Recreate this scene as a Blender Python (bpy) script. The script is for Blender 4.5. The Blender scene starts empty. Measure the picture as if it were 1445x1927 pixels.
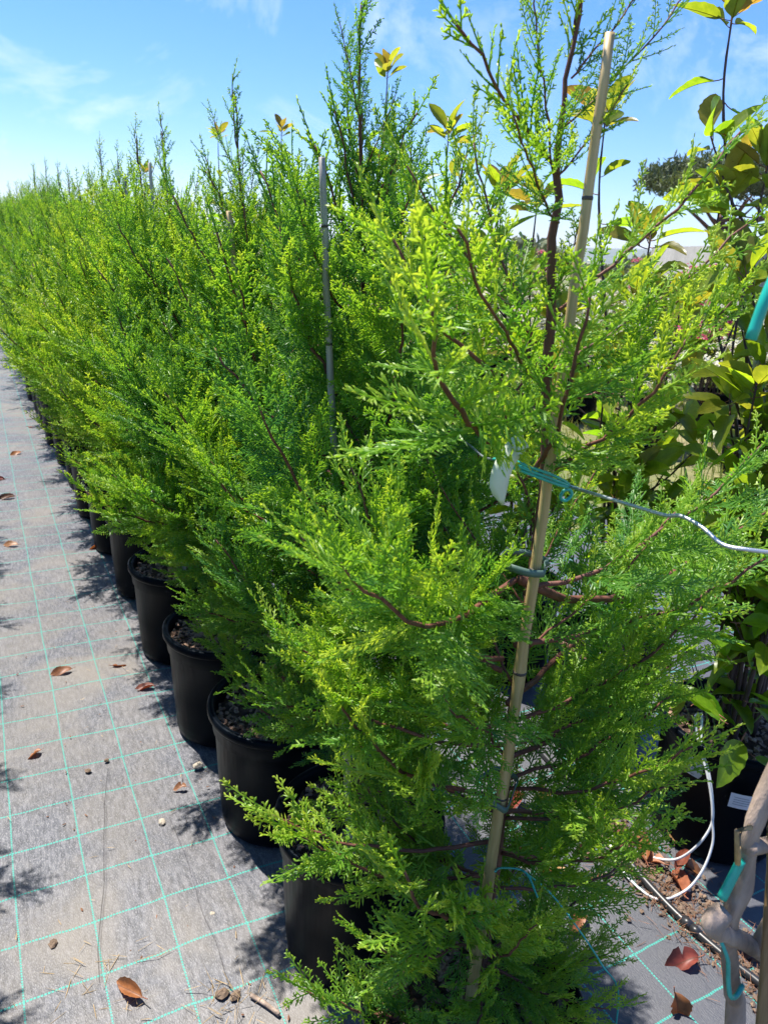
import bpy, math, random
import numpy as np
from mathutils import Vector, Matrix
R_ = math.radians
scene = bpy.context.scene
COL = scene.collection

# ------------------------------------------------------------------ camera
cam_d = bpy.data.cameras.new('camera')
cam = bpy.data.objects.new('camera', cam_d); COL.objects.link(cam)
cam.matrix_world = Matrix(((0.88823456, 0.10609922, -0.44697015, 0.0),
                           (-0.45555646, 0.32886838, -0.82723268, 0.0),
                           (0.0592256, 0.9383968, 0.34044644, 1.55),
                           (0, 0, 0, 1)))
cam_d.sensor_fit = 'VERTICAL'; cam_d.sensor_height = 36.0
cam_d.lens = 26.715
cam_d.clip_start = 0.02; cam_d.clip_end = 9000
cam_d.dof.use_dof = True; cam_d.dof.focus_distance = 1.35; cam_d.dof.aperture_fstop = 11.0
scene.camera = cam

# ------------------------------------------------------------------ sky and sun
SUN_EL, SUN_AZ = 66.0, -25.0          # azimuth from +Y towards +X
world = bpy.data.worlds.new('World'); scene.world = world; world.use_nodes = True
wn, wl = world.node_tree.nodes, world.node_tree.links
wn.clear()
w_out = wn.new('ShaderNodeOutputWorld'); w_bg = wn.new('ShaderNodeBackground')
sky = wn.new('ShaderNodeTexSky'); sky.sky_type = 'NISHITA'; sky.sun_disc = False
sky.sun_elevation = R_(SUN_EL); sky.sun_rotation = R_(SUN_AZ)
sky.air_density = 1.0; sky.dust_density = 0.12; sky.ozone_density = 3.0; sky.altitude = 50
w_bg.inputs['Strength'].default_value = 0.092
hs = wn.new('ShaderNodeHueSaturation'); hs.inputs['Saturation'].default_value = 1.28
wl.new(sky.outputs[0], hs.inputs['Color'])
tc = wn.new('ShaderNodeTexCoord')
mp = wn.new('ShaderNodeMapping'); mp.inputs['Rotation'].default_value = (0.2, 0.5, 0.9); mp.inputs['Scale'].default_value = (1.6, 4.6, 2.6); mp.inputs['Location'].default_value = (1.35, 0.4, 0.2)
wl.new(tc.outputs['Generated'], mp.inputs[0])
n1 = wn.new('ShaderNodeTexNoise'); n1.inputs['Scale'].default_value = 2.6; n1.inputs['Detail'].default_value = 7; n1.inputs['Roughness'].default_value = .62; n1.inputs['Distortion'].default_value = .9
n2 = wn.new('ShaderNodeTexNoise'); n2.inputs['Scale'].default_value = 1.5; n2.inputs['Detail'].default_value = 2
wl.new(mp.outputs[0], n1.inputs['Vector']); wl.new(tc.outputs['Generated'], n2.inputs['Vector'])
r1 = wn.new('ShaderNodeMapRange'); r1.inputs['From Min'].default_value = .50; r1.inputs['From Max'].default_value = .88
r2 = wn.new('ShaderNodeMapRange'); r2.inputs['From Min'].default_value = .40; r2.inputs['From Max'].default_value = .62
wl.new(n1.outputs[0], r1.inputs[0]); wl.new(n2.outputs[0], r2.inputs[0])
mu = wn.new('ShaderNodeMath'); mu.operation = 'MULTIPLY'; wl.new(r1.outputs[0], mu.inputs[0]); wl.new(r2.outputs[0], mu.inputs[1])
mx = wn.new('ShaderNodeMix'); mx.data_type = 'RGBA'
wl.new(mu.outputs[0], mx.inputs['Factor']); tm = wn.new('ShaderNodeMix'); tm.data_type = 'RGBA'; tm.blend_type = 'MULTIPLY'; tm.inputs['Factor'].default_value = 1.0
wl.new(hs.outputs[0], tm.inputs['A']); tm.inputs['B'].default_value = (.82, .92, 1.22, 1)
am = wn.new('ShaderNodeMix'); am.data_type = 'RGBA'; am.inputs['Factor'].default_value = .30      # thin bright veil of the noon sky
wl.new(tm.outputs['Result'], am.inputs['A']); am.inputs['B'].default_value = (1.2, 2.3, 5.4, 1)
wl.new(am.outputs['Result'], mx.inputs['A']); mx.inputs['B'].default_value = (6.6, 7.0, 7.6, 1)
wl.new(mx.outputs['Result'], w_bg.inputs['Color']); wl.new(w_bg.outputs[0], w_out.inputs['Surface'])

sun_d = bpy.data.lights.new('sun', 'SUN'); sun_d.energy = 4.8; sun_d.angle = R_(0.53); sun_d.color = (1.0, 0.955, 0.88)
sun = bpy.data.objects.new('sun', sun_d); COL.objects.link(sun)
sdir = Vector((math.sin(R_(SUN_AZ)) * math.cos(R_(SUN_EL)), math.cos(R_(SUN_AZ)) * math.cos(R_(SUN_EL)), math.sin(R_(SUN_EL))))
sun.rotation_euler = sdir.to_track_quat('Z', 'Y').to_euler()
sun.location = (0, 0, 8)

vs = scene.view_settings
scene.display_settings.display_device = 'sRGB'
vs.view_transform = 'Standard'; vs.look = 'None'; vs.exposure = 1.12; vs.gamma = 1.0; vs.use_curve_mapping = False
scene.render.film_transparent = False
scene.cycles.use_denoising = True
scene.cycles.max_bounces = 12; scene.cycles.diffuse_bounces = 6; scene.cycles.transmission_bounces = 8; scene.cycles.transparent_max_bounces = 6
scene.cycles.caustics_reflective = False; scene.cycles.caustics_refractive = False

# ------------------------------------------------------------------ helpers
RNG = random.Random(7)
NR = np.random.default_rng(11)


class MB:
    """Collects vertices and faces in arrays and links them as ONE mesh object."""
    def __init__(s):
        s.v = []; s.f = []; s.t = []; s.n = 0

    def add(s, verts, faces, mat=0, smooth=False, tint=0.5):
        verts = np.asarray(verts, dtype=np.float64).reshape(-1, 3)
        for fa in faces:
            fa = np.asarray(fa, dtype=np.int64)
            if len(fa):
                s.f.append((fa + s.n, mat, smooth))
        s.v.append(verts)
        s.t.append(np.broadcast_to(np.asarray(tint, dtype=np.float64), (len(verts),)))
        s.n += len(verts)

    def mesh(s, name, mats):
        me = bpy.data.meshes.new(name)
        V = np.concatenate(s.v); T = np.concatenate(s.t)
        me.vertices.add(len(V)); me.vertices.foreach_set('co', V.ravel().astype(np.float32))
        loops = np.concatenate([f.ravel() for f, _, _ in s.f])
        tot = np.concatenate([np.full(len(f), f.shape[1]) for f, _, _ in s.f])
        mi = np.concatenate([np.full(len(f), m) for f, m, _ in s.f])
        sm = np.concatenate([np.full(len(f), q) for f, _, q in s.f])
        me.loops.add(len(loops)); me.loops.foreach_set('vertex_index', loops.astype(np.int32))
        me.polygons.add(len(tot))
        me.polygons.foreach_set('loop_start', (np.cumsum(tot) - tot).astype(np.int32))
        me.polygons.foreach_set('material_index', mi.astype(np.int32))
        me.polygons.foreach_set('use_smooth', sm.astype(bool))
        for m in mats: me.materials.append(m)
        a = me.attributes.new('tint', 'FLOAT', 'POINT'); a.data.foreach_set('value', T.astype(np.float32))
        me.update(calc_edges=True); me.validate()
        return me

    def build(s, name, mats, parent=None, loc=(0, 0, 0)):
        return link(name, s.mesh(name, mats if isinstance(mats, (list, tuple)) else [mats]), parent, loc)


def link(name, me, parent=None, loc=(0, 0, 0)):
    o = bpy.data.objects.new(name, me); COL.objects.link(o)
    o.location = loc
    if parent is not None: o.parent = parent
    return o


def tag(o, label=None, cat=None, group=None, kind=None):
    if label: o['label'] = label
    if cat: o['category'] = cat
    if group: o['group'] = group
    if kind: o['kind'] = kind
    return o


def thing(name, label, cat, loc=(0, 0, 0), rz=0.0, group=None):
    o = bpy.data.objects.new(name, None); COL.objects.link(o)
    o.empty_display_size = .05; o.location = loc; o.rotation_euler = (0, 0, rz)
    return tag(o, label, cat, group)


def nrm(a):
    return a / np.maximum(np.linalg.norm(a, axis=-1, keepdims=True), 1e-9)


def tube(mb, pts, rad, k=6, mat=0, smooth=True, tint=0.5, caps=True):
    P = np.asarray(pts, float); n = len(P)
    r = np.broadcast_to(np.asarray(rad, float), (n,))
    tg = nrm(np.gradient(P, axis=0))
    ref = np.array([0, 0, 1.0]) if abs(tg[0][2]) < .9 else np.array([1.0, 0, 0])
    u = ref - tg[0] * ref.dot(tg[0]); u /= np.linalg.norm(u)
    rings = []
    an = np.arange(k) * 2 * math.pi / k
    for i in range(n):
        u = u - tg[i] * u.dot(tg[i]); u /= max(np.linalg.norm(u), 1e-9)
        w = np.cross(tg[i], u)
        rings.append(P[i] + r[i] * (np.cos(an)[:, None] * u + np.sin(an)[:, None] * w))
    V = np.concatenate(rings)
    i, j = np.meshgrid(np.arange(n - 1), np.arange(k), indexing='ij')
    q = np.stack([i * k + j, i * k + (j + 1) % k, (i + 1) * k + (j + 1) % k, (i + 1) * k + j], -1).reshape(-1, 4)
    fs = [q]
    if caps and k > 2:
        fs += [np.arange(k)[::-1][None, :], (np.arange(k) + (n - 1) * k)[None, :]]
    tt = np.repeat(np.broadcast_to(np.asarray(tint, float), (n,)), k)
    mb.add(V, fs, mat, smooth, tt)


def lathe(mb, prof, k=40, mat=0, smooth=True, ox=0, oy=0, tint=.5):
    """Spin (r, z) pairs round the z axis."""
    n = len(prof); an = np.arange(k) * 2 * math.pi / k
    V = np.array([[ox + r * math.cos(a), oy + r * math.sin(a), z] for r, z in prof for a in an])
    i, j = np.meshgrid(np.arange(n - 1), np.arange(k), indexing='ij')
    q = np.stack([i * k + j, i * k + (j + 1) % k, (i + 1) * k + (j + 1) % k, (i + 1) * k + j], -1).reshape(-1, 4)
    mb.add(V, [q], mat, smooth, tint)


def spline(pts, n):
    """Catmull-Rom through points, n samples."""
    P = np.asarray(pts, float)
    if len(P) == 2: return P[0] + (P[1] - P[0]) * np.linspace(0, 1, n)[:, None]
    Q = np.vstack([2 * P[0] - P[1], P, 2 * P[-1] - P[-2]])
    out = []
    for t in np.linspace(0, len(P) - 1 - 1e-6, n):
        i = int(t); f = t - i
        a, b, c, d = Q[i], Q[i + 1], Q[i + 2], Q[i + 3]
        out.append(.5 * ((2 * b) + (c - a) * f + (2 * a - 5 * b + 4 * c - d) * f * f + (3 * b - a - 3 * c + d) * f ** 3))
    return np.array(out)


def blades(mb, P, D, N, L, W, mat=0, tint=.5):
    """Many small V-folded scale twigs at once: base P, direction D, normal N, length L, width W."""
    D = nrm(D); S = nrm(np.cross(D, N)); Nn = np.cross(S, D)
    L = L[:, None]; W = W[:, None]
    b0 = P - S * W * .38; b1 = P + S * W * .38; bs = P + Nn * W * .30
    M = P + D * L * .6
    m0 = M - S * W * .5 + Nn * L * .02; m1 = M + S * W * .5 + Nn * L * .02; ms = M + Nn * (W * .42 + L * .02)
    t = P + D * L + Nn * L * .05
    V = np.stack([b0, bs, b1, m0, ms, m1, t], 1).reshape(-1, 3)
    o = (np.arange(len(P)) * 7)[:, None]
    q = np.concatenate([o + np.array([[0, 1, 4, 3]]), o + np.array([[1, 2, 5, 4]])])
    tr = np.concatenate([o + np.array([[3, 4, 6]]), o + np.array([[4, 5, 6]])])
    mb.add(V, [q, tr], mat, False, np.repeat(np.broadcast_to(tint, (len(P),)), 7))


# ------------------------------------------------------------------ materials
def new_mat(name):
    m = bpy.data.materials.new(name); m.use_nodes = True
    nt = m.node_tree; nt.nodes.clear()
    out = nt.nodes.new('ShaderNodeOutputMaterial')
    b = nt.nodes.new('ShaderNodeBsdfPrincipled')
    nt.links.new(b.outputs[0], out.inputs['Surface'])
    return m, nt.nodes, nt.links, b, out


def ramp(nodes, stops):
    r = nodes.new('ShaderNodeValToRGB'); e = r.color_ramp.elements
    while len(e) < len(stops): e.new(.5)
    for el, (p, c) in zip(e, stops): el.position = p; el.color = (*c, 1) if len(c) == 3 else c
    return r


def noise(nodes, links, scale, detail=4, rough=.55, vec=None, coord='Object', stretch=None, dist=0):
    t = nodes.new('ShaderNodeTexNoise'); t.inputs['Scale'].default_value = scale
    t.inputs['Detail'].default_value = detail; t.inputs['Roughness'].default_value = rough; t.inputs['Distortion'].default_value = dist
    if vec is None:
        c = nodes.new('ShaderNodeTexCoord'); vec = c.outputs[coord]
    if stretch:
        m = nodes.new('ShaderNodeMapping'); m.inputs['Scale'].default_value = stretch
        links.new(vec, m.inputs[0]); vec = m.outputs[0]
    links.new(vec, t.inputs['Vector'])
    return t


def math_n(nodes, links, op, a, b=None, c=None):
    m = nodes.new('ShaderNodeMath'); m.operation = op
    for i, x in enumerate((a, b, c)):
        if x is None: continue
        if isinstance(x, (int, float)): m.inputs[i].default_value = x
        else: links.new(x, m.inputs[i])
    return m.outputs[0]


def mixc(nodes, links, fac, a, b, blend='MIX'):
    m = nodes.new('ShaderNodeMix'); m.data_type = 'RGBA'; m.blend_type = blend
    for key, x in (('Factor', fac), ('A', a), ('B', b)):
        if isinstance(x, (int, float)): m.inputs[key].default_value = x
        elif isinstance(x, tuple): m.inputs[key].default_value = (*x, 1) if len(x) == 3 else x
        else: links.new(x, m.inputs[key])
    return m.outputs['Result']


def bump(nodes, links, bsdf, height, strength=.3, dist=.01):
    b = nodes.new('ShaderNodeBump'); b.inputs['Strength'].default_value = strength; b.inputs['Distance'].default_value = dist
    links.new(height, b.inputs['Height']); links.new(b.outputs[0], bsdf.inputs['Normal'])
    return b


def simple(name, col, rough=.6, var=.25, scale=30, spec=.4, bmp=.2, bd=.003, stretch=None, metal=0.0):
    m, n, l, b, o = new_mat(name)
    t = noise(n, l, scale, 5, .6, stretch=stretch)
    c0 = tuple(max(0, x * (1 - var)) for x in col); c1 = tuple(min(1, x * (1 + var)) for x in col)
    rp = ramp(n, [(.3, c0), (.7, c1)]); l.new(t.outputs[0], rp.inputs[0]); l.new(rp.outputs[0], b.inputs['Base Color'])
    b.inputs['Roughness'].default_value = rough; b.inputs['Specular IOR Level'].default_value = spec; b.inputs['Metallic'].default_value = metal
    if bmp: bump(n, l, b, t.outputs[0], bmp, bd)
    return m


def translucent(n, l, b, out, col, fac):
    t = n.new('ShaderNodeBsdfTranslucent')
    if isinstance(col, tuple): t.inputs[0].default_value = (*col, 1)
    else: l.new(col, t.inputs[0])
    mixs = n.new('ShaderNodeMixShader'); mixs.inputs[0].default_value = fac
    l.new(b.outputs[0], mixs.inputs[1]); l.new(t.outputs[0], mixs.inputs[2]); l.new(mixs.outputs[0], out.inputs['Surface'])


def foliage_mat():
    m, n, l, b, o = new_mat('cypress_foliage')
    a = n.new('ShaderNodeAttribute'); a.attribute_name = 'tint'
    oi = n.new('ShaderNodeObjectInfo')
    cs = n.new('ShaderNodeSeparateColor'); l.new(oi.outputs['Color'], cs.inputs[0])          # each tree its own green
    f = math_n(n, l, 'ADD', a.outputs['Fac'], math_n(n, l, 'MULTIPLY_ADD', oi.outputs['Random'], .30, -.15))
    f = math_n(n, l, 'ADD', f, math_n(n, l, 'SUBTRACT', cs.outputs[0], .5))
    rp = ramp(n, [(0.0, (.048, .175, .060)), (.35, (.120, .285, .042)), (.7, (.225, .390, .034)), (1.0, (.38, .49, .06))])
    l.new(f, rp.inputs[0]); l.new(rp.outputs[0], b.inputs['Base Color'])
    b.inputs['Roughness'].default_value = .42; b.inputs['Specular IOR Level'].default_value = .45
    tcol = mixc(n, l, 1.0, rp.outputs[0], (1.75, 1.6, .7), 'MULTIPLY')
    translucent(n, l, b, o, tcol, .50)
    return m


def leaf_mat(name, tf=.64, vein=.6):
    m, n, l, b, o = new_mat(name)
    oi = n.new('ShaderNodeObjectInfo'); tcn = n.new('ShaderNodeTexCoord')
    sep = n.new('ShaderNodeSeparateXYZ'); l.new(tcn.outputs['Object'], sep.inputs[0])
    ax = math_n(n, l, 'ABSOLUTE', sep.outputs[0])
    rib = math_n(n, l, 'LESS_THAN', ax, .0011)
    w = math_n(n, l, 'MULTIPLY_ADD', ax, -.9, sep.outputs[1])
    vv = math_n(n, l, 'PINGPONG', w, .0042)
    vein_m = math_n(n, l, 'LESS_THAN', vv, .0006)
    msk = math_n(n, l, 'MAXIMUM', rib, math_n(n, l, 'MULTIPLY', vein_m, .35))
    nz = noise(n, l, 42, 4, .6, vec=tcn.outputs['Object'])
    blot = ramp(n, [(.35, (.72, .78, .6)), (.65, (1.18, 1.12, 1.1))]); l.new(nz.outputs[0], blot.inputs[0])
    c = mixc(n, l, 1.0, oi.outputs['Color'], blot.outputs[0], 'MULTIPLY')
    sp = noise(n, l, 160, 2, .5, vec=tcn.outputs['Object'])
    spot = math_n(n, l, 'GREATER_THAN', sp.outputs[0], .735)
    c = mixc(n, l, spot, c, (.10, .04, .015))
    light = mixc(n, l, 1.0, c, (1.5, 1.35, 1.2), 'MULTIPLY')
    c = mixc(n, l, math_n(n, l, 'MULTIPLY', msk, vein), c, light)
    geo = n.new('ShaderNodeNewGeometry')
    back = mixc(n, l, .35, c, (.22, .26, .13))
    c2 = mixc(n, l, geo.outputs['Backfacing'], c, back)
    l.new(c2, b.inputs['Base Color']); b.inputs['Roughness'].default_value = .33; b.inputs['Specular IOR Level'].default_value = .5
    bump(n, l, b, math_n(n, l, 'ADD', math_n(n, l, 'MULTIPLY', vv, 40.0), nz.outputs[0]), .25, .002)
    tcol = mixc(n, l, 1.0, c, (2.0, 2.15, .8), 'MULTIPLY')
    translucent(n, l, b, o, tcol, tf)
    return m


def dry_leaf_mat():
    m, n, l, b, o = new_mat('dry_leaf')
    oi = n.new('ShaderNodeObjectInfo'); tcn = n.new('ShaderNodeTexCoord')
    sep = n.new('ShaderNodeSeparateXYZ'); l.new(tcn.outputs['Object'], sep.inputs[0])
    ax = math_n(n, l, 'ABSOLUTE', sep.outputs[0])
    rib = math_n(n, l, 'LESS_THAN', ax, .0010)
    w = math_n(n, l, 'MULTIPLY_ADD', ax, -1.1, sep.outputs[1])
    vv = math_n(n, l, 'PINGPONG', w, .0045)
    nz = noise(n, l, 50, 5, .65, vec=tcn.outputs['Object'])
    blot = ramp(n, [(.3, (.5, .45, .45)), (.55, (1, 1, 1)), (.75, (1.25, 1.2, 1.1))]); l.new(nz.outputs[0], blot.inputs[0])
    c = mixc(n, l, 1.0, oi.outputs['Color'], blot.outputs[0], 'MULTIPLY')
    c = mixc(n, l, math_n(n, l, 'MULTIPLY', rib, .6), c, (.10, .035, .015))
    l.new(c, b.inputs['Base Color']); b.inputs['Roughness'].default_value = .5
    bump(n, l, b, vv, .4, .02)
    translucent(n, l, b, o, mixc(n, l, 1.0, c, (1.3, .9, .6), 'MULTIPLY'), .25)
    return m


def fabric_mat():
    """Woven ground cover: tape weave, aqua marker threads every 0.16 x 0.149 m, dust worn into the aisle."""
    m, n, l, b, o = new_mat('woven_ground_cover')
    tcn = n.new('ShaderNodeTexCoord'); V = tcn.outputs['Object']
    sep = n.new('ShaderNodeSeparateXYZ'); l.new(V, sep.inputs[0]); X, Y = sep.outputs[0], sep.outputs[1]
    wob = noise(n, l, 5.5, 3, .55, vec=V); wobx = noise(n, l, 2.2, 2, .5, vec=V)
    yw = math_n(n, l, 'ADD', Y, math_n(n, l, 'MULTIPLY_ADD', wob.outputs[0], .022, -.011))
    xw = math_n(n, l, 'ADD', X, math_n(n, l, 'MULTIPLY_ADD', wobx.outputs[0], .012, -.006))

    def line(c, off, step, half):
        t = math_n(n, l, 'DIVIDE', math_n(n, l, 'SUBTRACT', c, off), step)
        fr = math_n(n, l, 'ABSOLUTE', math_n(n, l, 'SUBTRACT', t, math_n(n, l, 'ROUND', t)))
        return math_n(n, l, 'LESS_THAN', fr, half / step)
    lx = line(xw, .4125, .160, .0019); ly = line(yw, 1.3175, .149, .0026)
    st1 = math_n(n, l, 'GREATER_THAN', math_n(n, l, 'PINGPONG', Y, .0035), .0009)
    st2 = math_n(n, l, 'GREATER_THAN', math_n(n, l, 'PINGPONG', X, .0035), .0009)
    ln = math_n(n, l, 'MAXIMUM', math_n(n, l, 'MULTIPLY', lx, st1), math_n(n, l, 'MULTIPLY', ly, st2))
    # dust: aisle worn pale, right strip cleaner and darker
    dust = noise(n, l, 3.2, 6, .62, vec=V, dist=.6)
    big = noise(n, l, 1.1, 3, .5, vec=V)
    fine = noise(n, l, 120, 3, .6, vec=V, stretch=(1.0, .22, 1.0))
    weave = noise(n, l, 420, 2, .7, vec=V, stretch=(1.0, .35, 1.0))
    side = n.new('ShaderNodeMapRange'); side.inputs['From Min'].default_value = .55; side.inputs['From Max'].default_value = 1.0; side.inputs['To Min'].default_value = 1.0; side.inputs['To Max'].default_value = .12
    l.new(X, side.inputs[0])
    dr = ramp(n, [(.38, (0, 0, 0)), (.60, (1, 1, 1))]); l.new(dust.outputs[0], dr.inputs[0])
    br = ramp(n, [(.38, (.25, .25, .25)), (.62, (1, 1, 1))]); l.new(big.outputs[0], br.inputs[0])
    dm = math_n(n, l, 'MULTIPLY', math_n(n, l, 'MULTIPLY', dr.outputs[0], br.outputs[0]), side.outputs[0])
    base = ramp(n, [(.35, (.038, .040, .050)), (.5, (.070, .072, .086)), (.68, (.136, .135, .150))]); l.new(fine.outputs[0], base.inputs[0])
    spk = ramp(n, [(.52, (0, 0, 0)), (.66, (1, 1, 1))]); l.new(weave.outputs[0], spk.inputs[0])
    c = mixc(n, l, math_n(n, l, 'MULTIPLY', spk.outputs[0], math_n(n, l, 'MULTIPLY', side.outputs[0], .7)), base.outputs[0], (.245, .24, .252))
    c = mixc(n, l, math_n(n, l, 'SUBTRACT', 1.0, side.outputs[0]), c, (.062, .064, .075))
    c = mixc(n, l, math_n(n, l, 'MULTIPLY', dm, .75), c, (.190, .165, .135))
    lc = mixc(n, l, math_n(n, l, 'MULTIPLY', dm, .25), (.032, .29, .235), (.12, .27, .22))
    c = mixc(n, l, ln, c, lc)
    # two fold lines in the cloth along the path: darker colour plus bump
    def crease(x0, slope, y0, y1, half):
        wv = noise(n, l, 3.0, 2, .5, vec=V, stretch=(0, 1, 0))
        cx = math_n(n, l, 'ADD', math_n(n, l, 'MULTIPLY_ADD', Y, slope, x0), math_n(n, l, 'MULTIPLY_ADD', wv.outputs[0], .03, -.015))
        d = math_n(n, l, 'ABSOLUTE', math_n(n, l, 'SUBTRACT', X, cx))
        mr = n.new('ShaderNodeMapRange'); mr.inputs['From Min'].default_value = half; mr.inputs['From Max'].default_value = half * .4; l.new(d, mr.inputs[0])
        rng_ = math_n(n, l, 'MULTIPLY', math_n(n, l, 'GREATER_THAN', Y, y0), math_n(n, l, 'LESS_THAN', Y, y1))
        return math_n(n, l, 'MULTIPLY', mr.outputs[0], rng_)
    cr = math_n(n, l, 'MAXIMUM', crease(-.1466, .175, 1.30, 2.02, .0040), math_n(n, l, 'MULTIPLY', crease(.34, -.006, .95, 1.75, .0028), .7))
    c = mixc(n, l, math_n(n, l, 'MULTIPLY', cr, .2), c, (.05, .047, .05))
    l.new(c, b.inputs['Base Color'])
    b.inputs['Roughness'].default_value = .50; b.inputs['Specular IOR Level'].default_value = .5
    h = math_n(n, l, 'ADD', math_n(n, l, 'MULTIPLY', weave.outputs[0], .6), math_n(n, l, 'ADD', math_n(n, l, 'MULTIPLY', ln, .7), math_n(n, l, 'SUBTRACT', math_n(n, l, 'MULTIPLY', dust.outputs[0], 1.2), math_n(n, l, 'MULTIPLY', cr, .8))))
    bump(n, l, b, h, .55, .004)
    return m


def earth_mat():
    m, n, l, b, o = new_mat('dry_earth')
    t = noise(n, l, .35, 8, .6); t2 = noise(n, l, 6, 6, .65)
    rp = ramp(n, [(.3, (.10, .13, .035)), (.5, (.17, .17, .06)), (.7, (.26, .21, .12))]); l.new(t.outputs[0], rp.inputs[0])
    rp2 = ramp(n, [(.3, (.6, .6, .6)), (.7, (1.2, 1.2, 1.1))]); l.new(t2.outputs[0], rp2.inputs[0])
    l.new(mixc(n, l, 1.0, rp.outputs[0], rp2.outputs[0], 'MULTIPLY'), b.inputs['Base Color'])
    b.inputs['Roughness'].default_value = .9; bump(n, l, b, t2.outputs[0], .5, .03)
    return m


def plastic_mat():
    m, n, l, b, o = new_mat('black_pot_plastic')
    t = noise(n, l, 9, 6, .6); g = n.new('ShaderNodeTexCoord'); s = n.new('ShaderNodeSeparateXYZ'); l.new(g.outputs['Object'], s.inputs[0])
    low = n.new('ShaderNodeMapRange'); low.inputs['From Min'].default_value = .10; low.inputs['From Max'].default_value = 0.0; l.new(s.outputs[2], low.inputs[0])
    d = math_n(n, l, 'MULTIPLY', math_n(n, l, 'ADD', math_n(n, l, 'MULTIPLY', low.outputs[0], .5), .15), t.outputs[0])
    sc = noise(n, l, 70, 3, .6, stretch=(1, 1, .06))
    c = mixc(n, l, d, (.0016, .0028, .0050), (.007, .008, .009))
    l.new(c, b.inputs['Base Color'])
    rr = ramp(n, [(.3, (.30, .30, .30)), (.7, (.44, .44, .44))]); l.new(sc.outputs[0], rr.inputs[0]); l.new(rr.outputs[0], b.inputs['Roughness'])
    b.inputs['Specular IOR Level'].default_value = .055; b.inputs['Specular Tint'].default_value = (.6, .8, 1.0, 1)
    bump(n, l, b, sc.outputs[0], .08, .002)
    return m


def bamboo_mat(name, c0, c1):
    m, n, l, b, o = new_mat(name)
    t = noise(n, l, 22, 5, .6, stretch=(6, 6, .35)); t2 = noise(n, l, 40, 4, .65)
    rp = ramp(n, [(.3, c0), (.7, c1)]); l.new(t.outputs[0], rp.inputs[0])
    sp = ramp(n, [(.64, (1, 1, 1)), (.74, (.45, .38, .30))]); l.new(t2.outputs[0], sp.inputs[0])
    l.new(mixc(n, l, 1.0, rp.outputs[0], sp.outputs[0], 'MULTIPLY'), b.inputs['Base Color'])
    b.inputs['Roughness'].default_value = .42; bump(n, l, b, t.outputs[0], .15, .002)
    return m


def concrete_mat():
    m, n, l, b, o = new_mat('weathered_concrete')
    t = noise(n, l, .9, 8, .65); t2 = noise(n, l, 14, 6, .6)
    rp = ramp(n, [(.3, (.30, .28, .25)), (.7, (.46, .43, .39))]); l.new(t.outputs[0], rp.inputs[0])
    st = ramp(n, [(.35, (.78, .78, .78)), (.6, (1.05, 1.05, 1.05))]); l.new(t2.outputs[0], st.inputs[0])
    l.new(mixc(n, l, 1.0, rp.outputs[0], st.outputs[0], 'MULTIPLY'), b.inputs['Base Color'])
    b.inputs['Roughness'].default_value = .85; bump(n, l, b, t2.outputs[0], .3, .01)
    return m


def tint_mat(name, stops, rough=.5, tf=.35, boost=(1.7, 1.5, .8)):
    """Leaf masses: colour by the per-leaf 'tint' attribute."""
    m, n, l, b, o = new_mat(name)
    a = n.new('ShaderNodeAttribute'); a.attribute_name = 'tint'
    rp = ramp(n, stops); l.new(a.outputs['Fac'], rp.inputs[0]); l.new(rp.outputs[0], b.inputs['Base Color'])
    b.inputs['Roughness'].default_value = rough
    translucent(n, l, b, o, mixc(n, l, 1.0, rp.outputs[0], boost, 'MULTIPLY'), tf)
    return m


M = {}
M['foliage'] = foliage_mat()
M['bark'] = simple('cypress_bark', (.135, .062, .040), .75, .45, 45, .3, .6, .006, (1, 1, .25))
M['limb'] = simple('reddish_limb_bark', (.145, .055, .036), .65, .4, 80, .35, .4, .003)
M['leaf'] = leaf_mat('photinia_leaf')
M['dry_leaf'] = dry_leaf_mat()
M['stem'] = simple('photinia_stem', (.075, .043, .038), .6, .4, 60, .35, .4, .003, (1, 1, .3))
M['greenstem'] = simple('green_shoot', (.14, .20, .05), .55, .3, 60)
M['petiole'] = simple('leaf_stalk', (.25, .09, .05), .45, .3, 60)
M['fabric'] = fabric_mat()
M['earth'] = earth_mat()
M['plastic'] = plastic_mat()
M['bamboo'] = bamboo_mat('pale_bamboo', (.34, .225, .085), (.56, .41, .19))
M['greycane'] = bamboo_mat('weathered_grey_cane', (.27, .235, .19), (.44, .39, .32))
M['browncane'] = bamboo_mat('brown_cane', (.19, .115, .05), (.34, .215, .105))
M['node'] = simple('cane_node', (.07, .055, .045), .6, .4, 90)
M['mulch'] = simple('bark_mulch', (.30, .19, .13), .85, .55, 70, .25, .6, .01)
M['soil'] = simple('potting_soil', (.075, .048, .034), .95, .5, 60, .2, .8, .012)
M['wire'] = simple('galvanised_wire', (.50, .53, .56), .35, .15, 60, .5, .05, .001, None, .75)
M['twine'] = simple('aqua_plastic_tie', (.03, .36, .29), .4, .2, 60, .5, .1)
M['tealtube'] = simple('teal_plastic_tube', (.012, .36, .27), .3, .12, 30, .5, .02)
M['tape'] = simple('grey_green_tape', (.085, .14, .115), .5, .2, 40, .4, .1)
M['paper'] = simple('white_tag_plastic', (.60, .66, .54), .45, .06, 20, .4, .03)
M['label'] = simple('white_label_paper', (.62, .60, .60), .6, .06, 20, .3, .03)
M['ink'] = simple('label_ink', (.16, .16, .17), .7, .1, 20, .2, 0)
M['drip'] = simple('white_drip_tube', (.60, .60, .60), .4, .12, 30, .45, .05)
M['pipe'] = simple('black_irrigation_pipe', (.020, .020, .022), .38, .3, 40, .5, .05)
M['drywood'] = simple('dry_bare_wood', (.30, .225, .175), .85, .45, 38, .25, .9, .008, (1, 1, .3))
M['straw'] = simple('dry_straw', (.40, .28, .14), .8, .4, 40)
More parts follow.
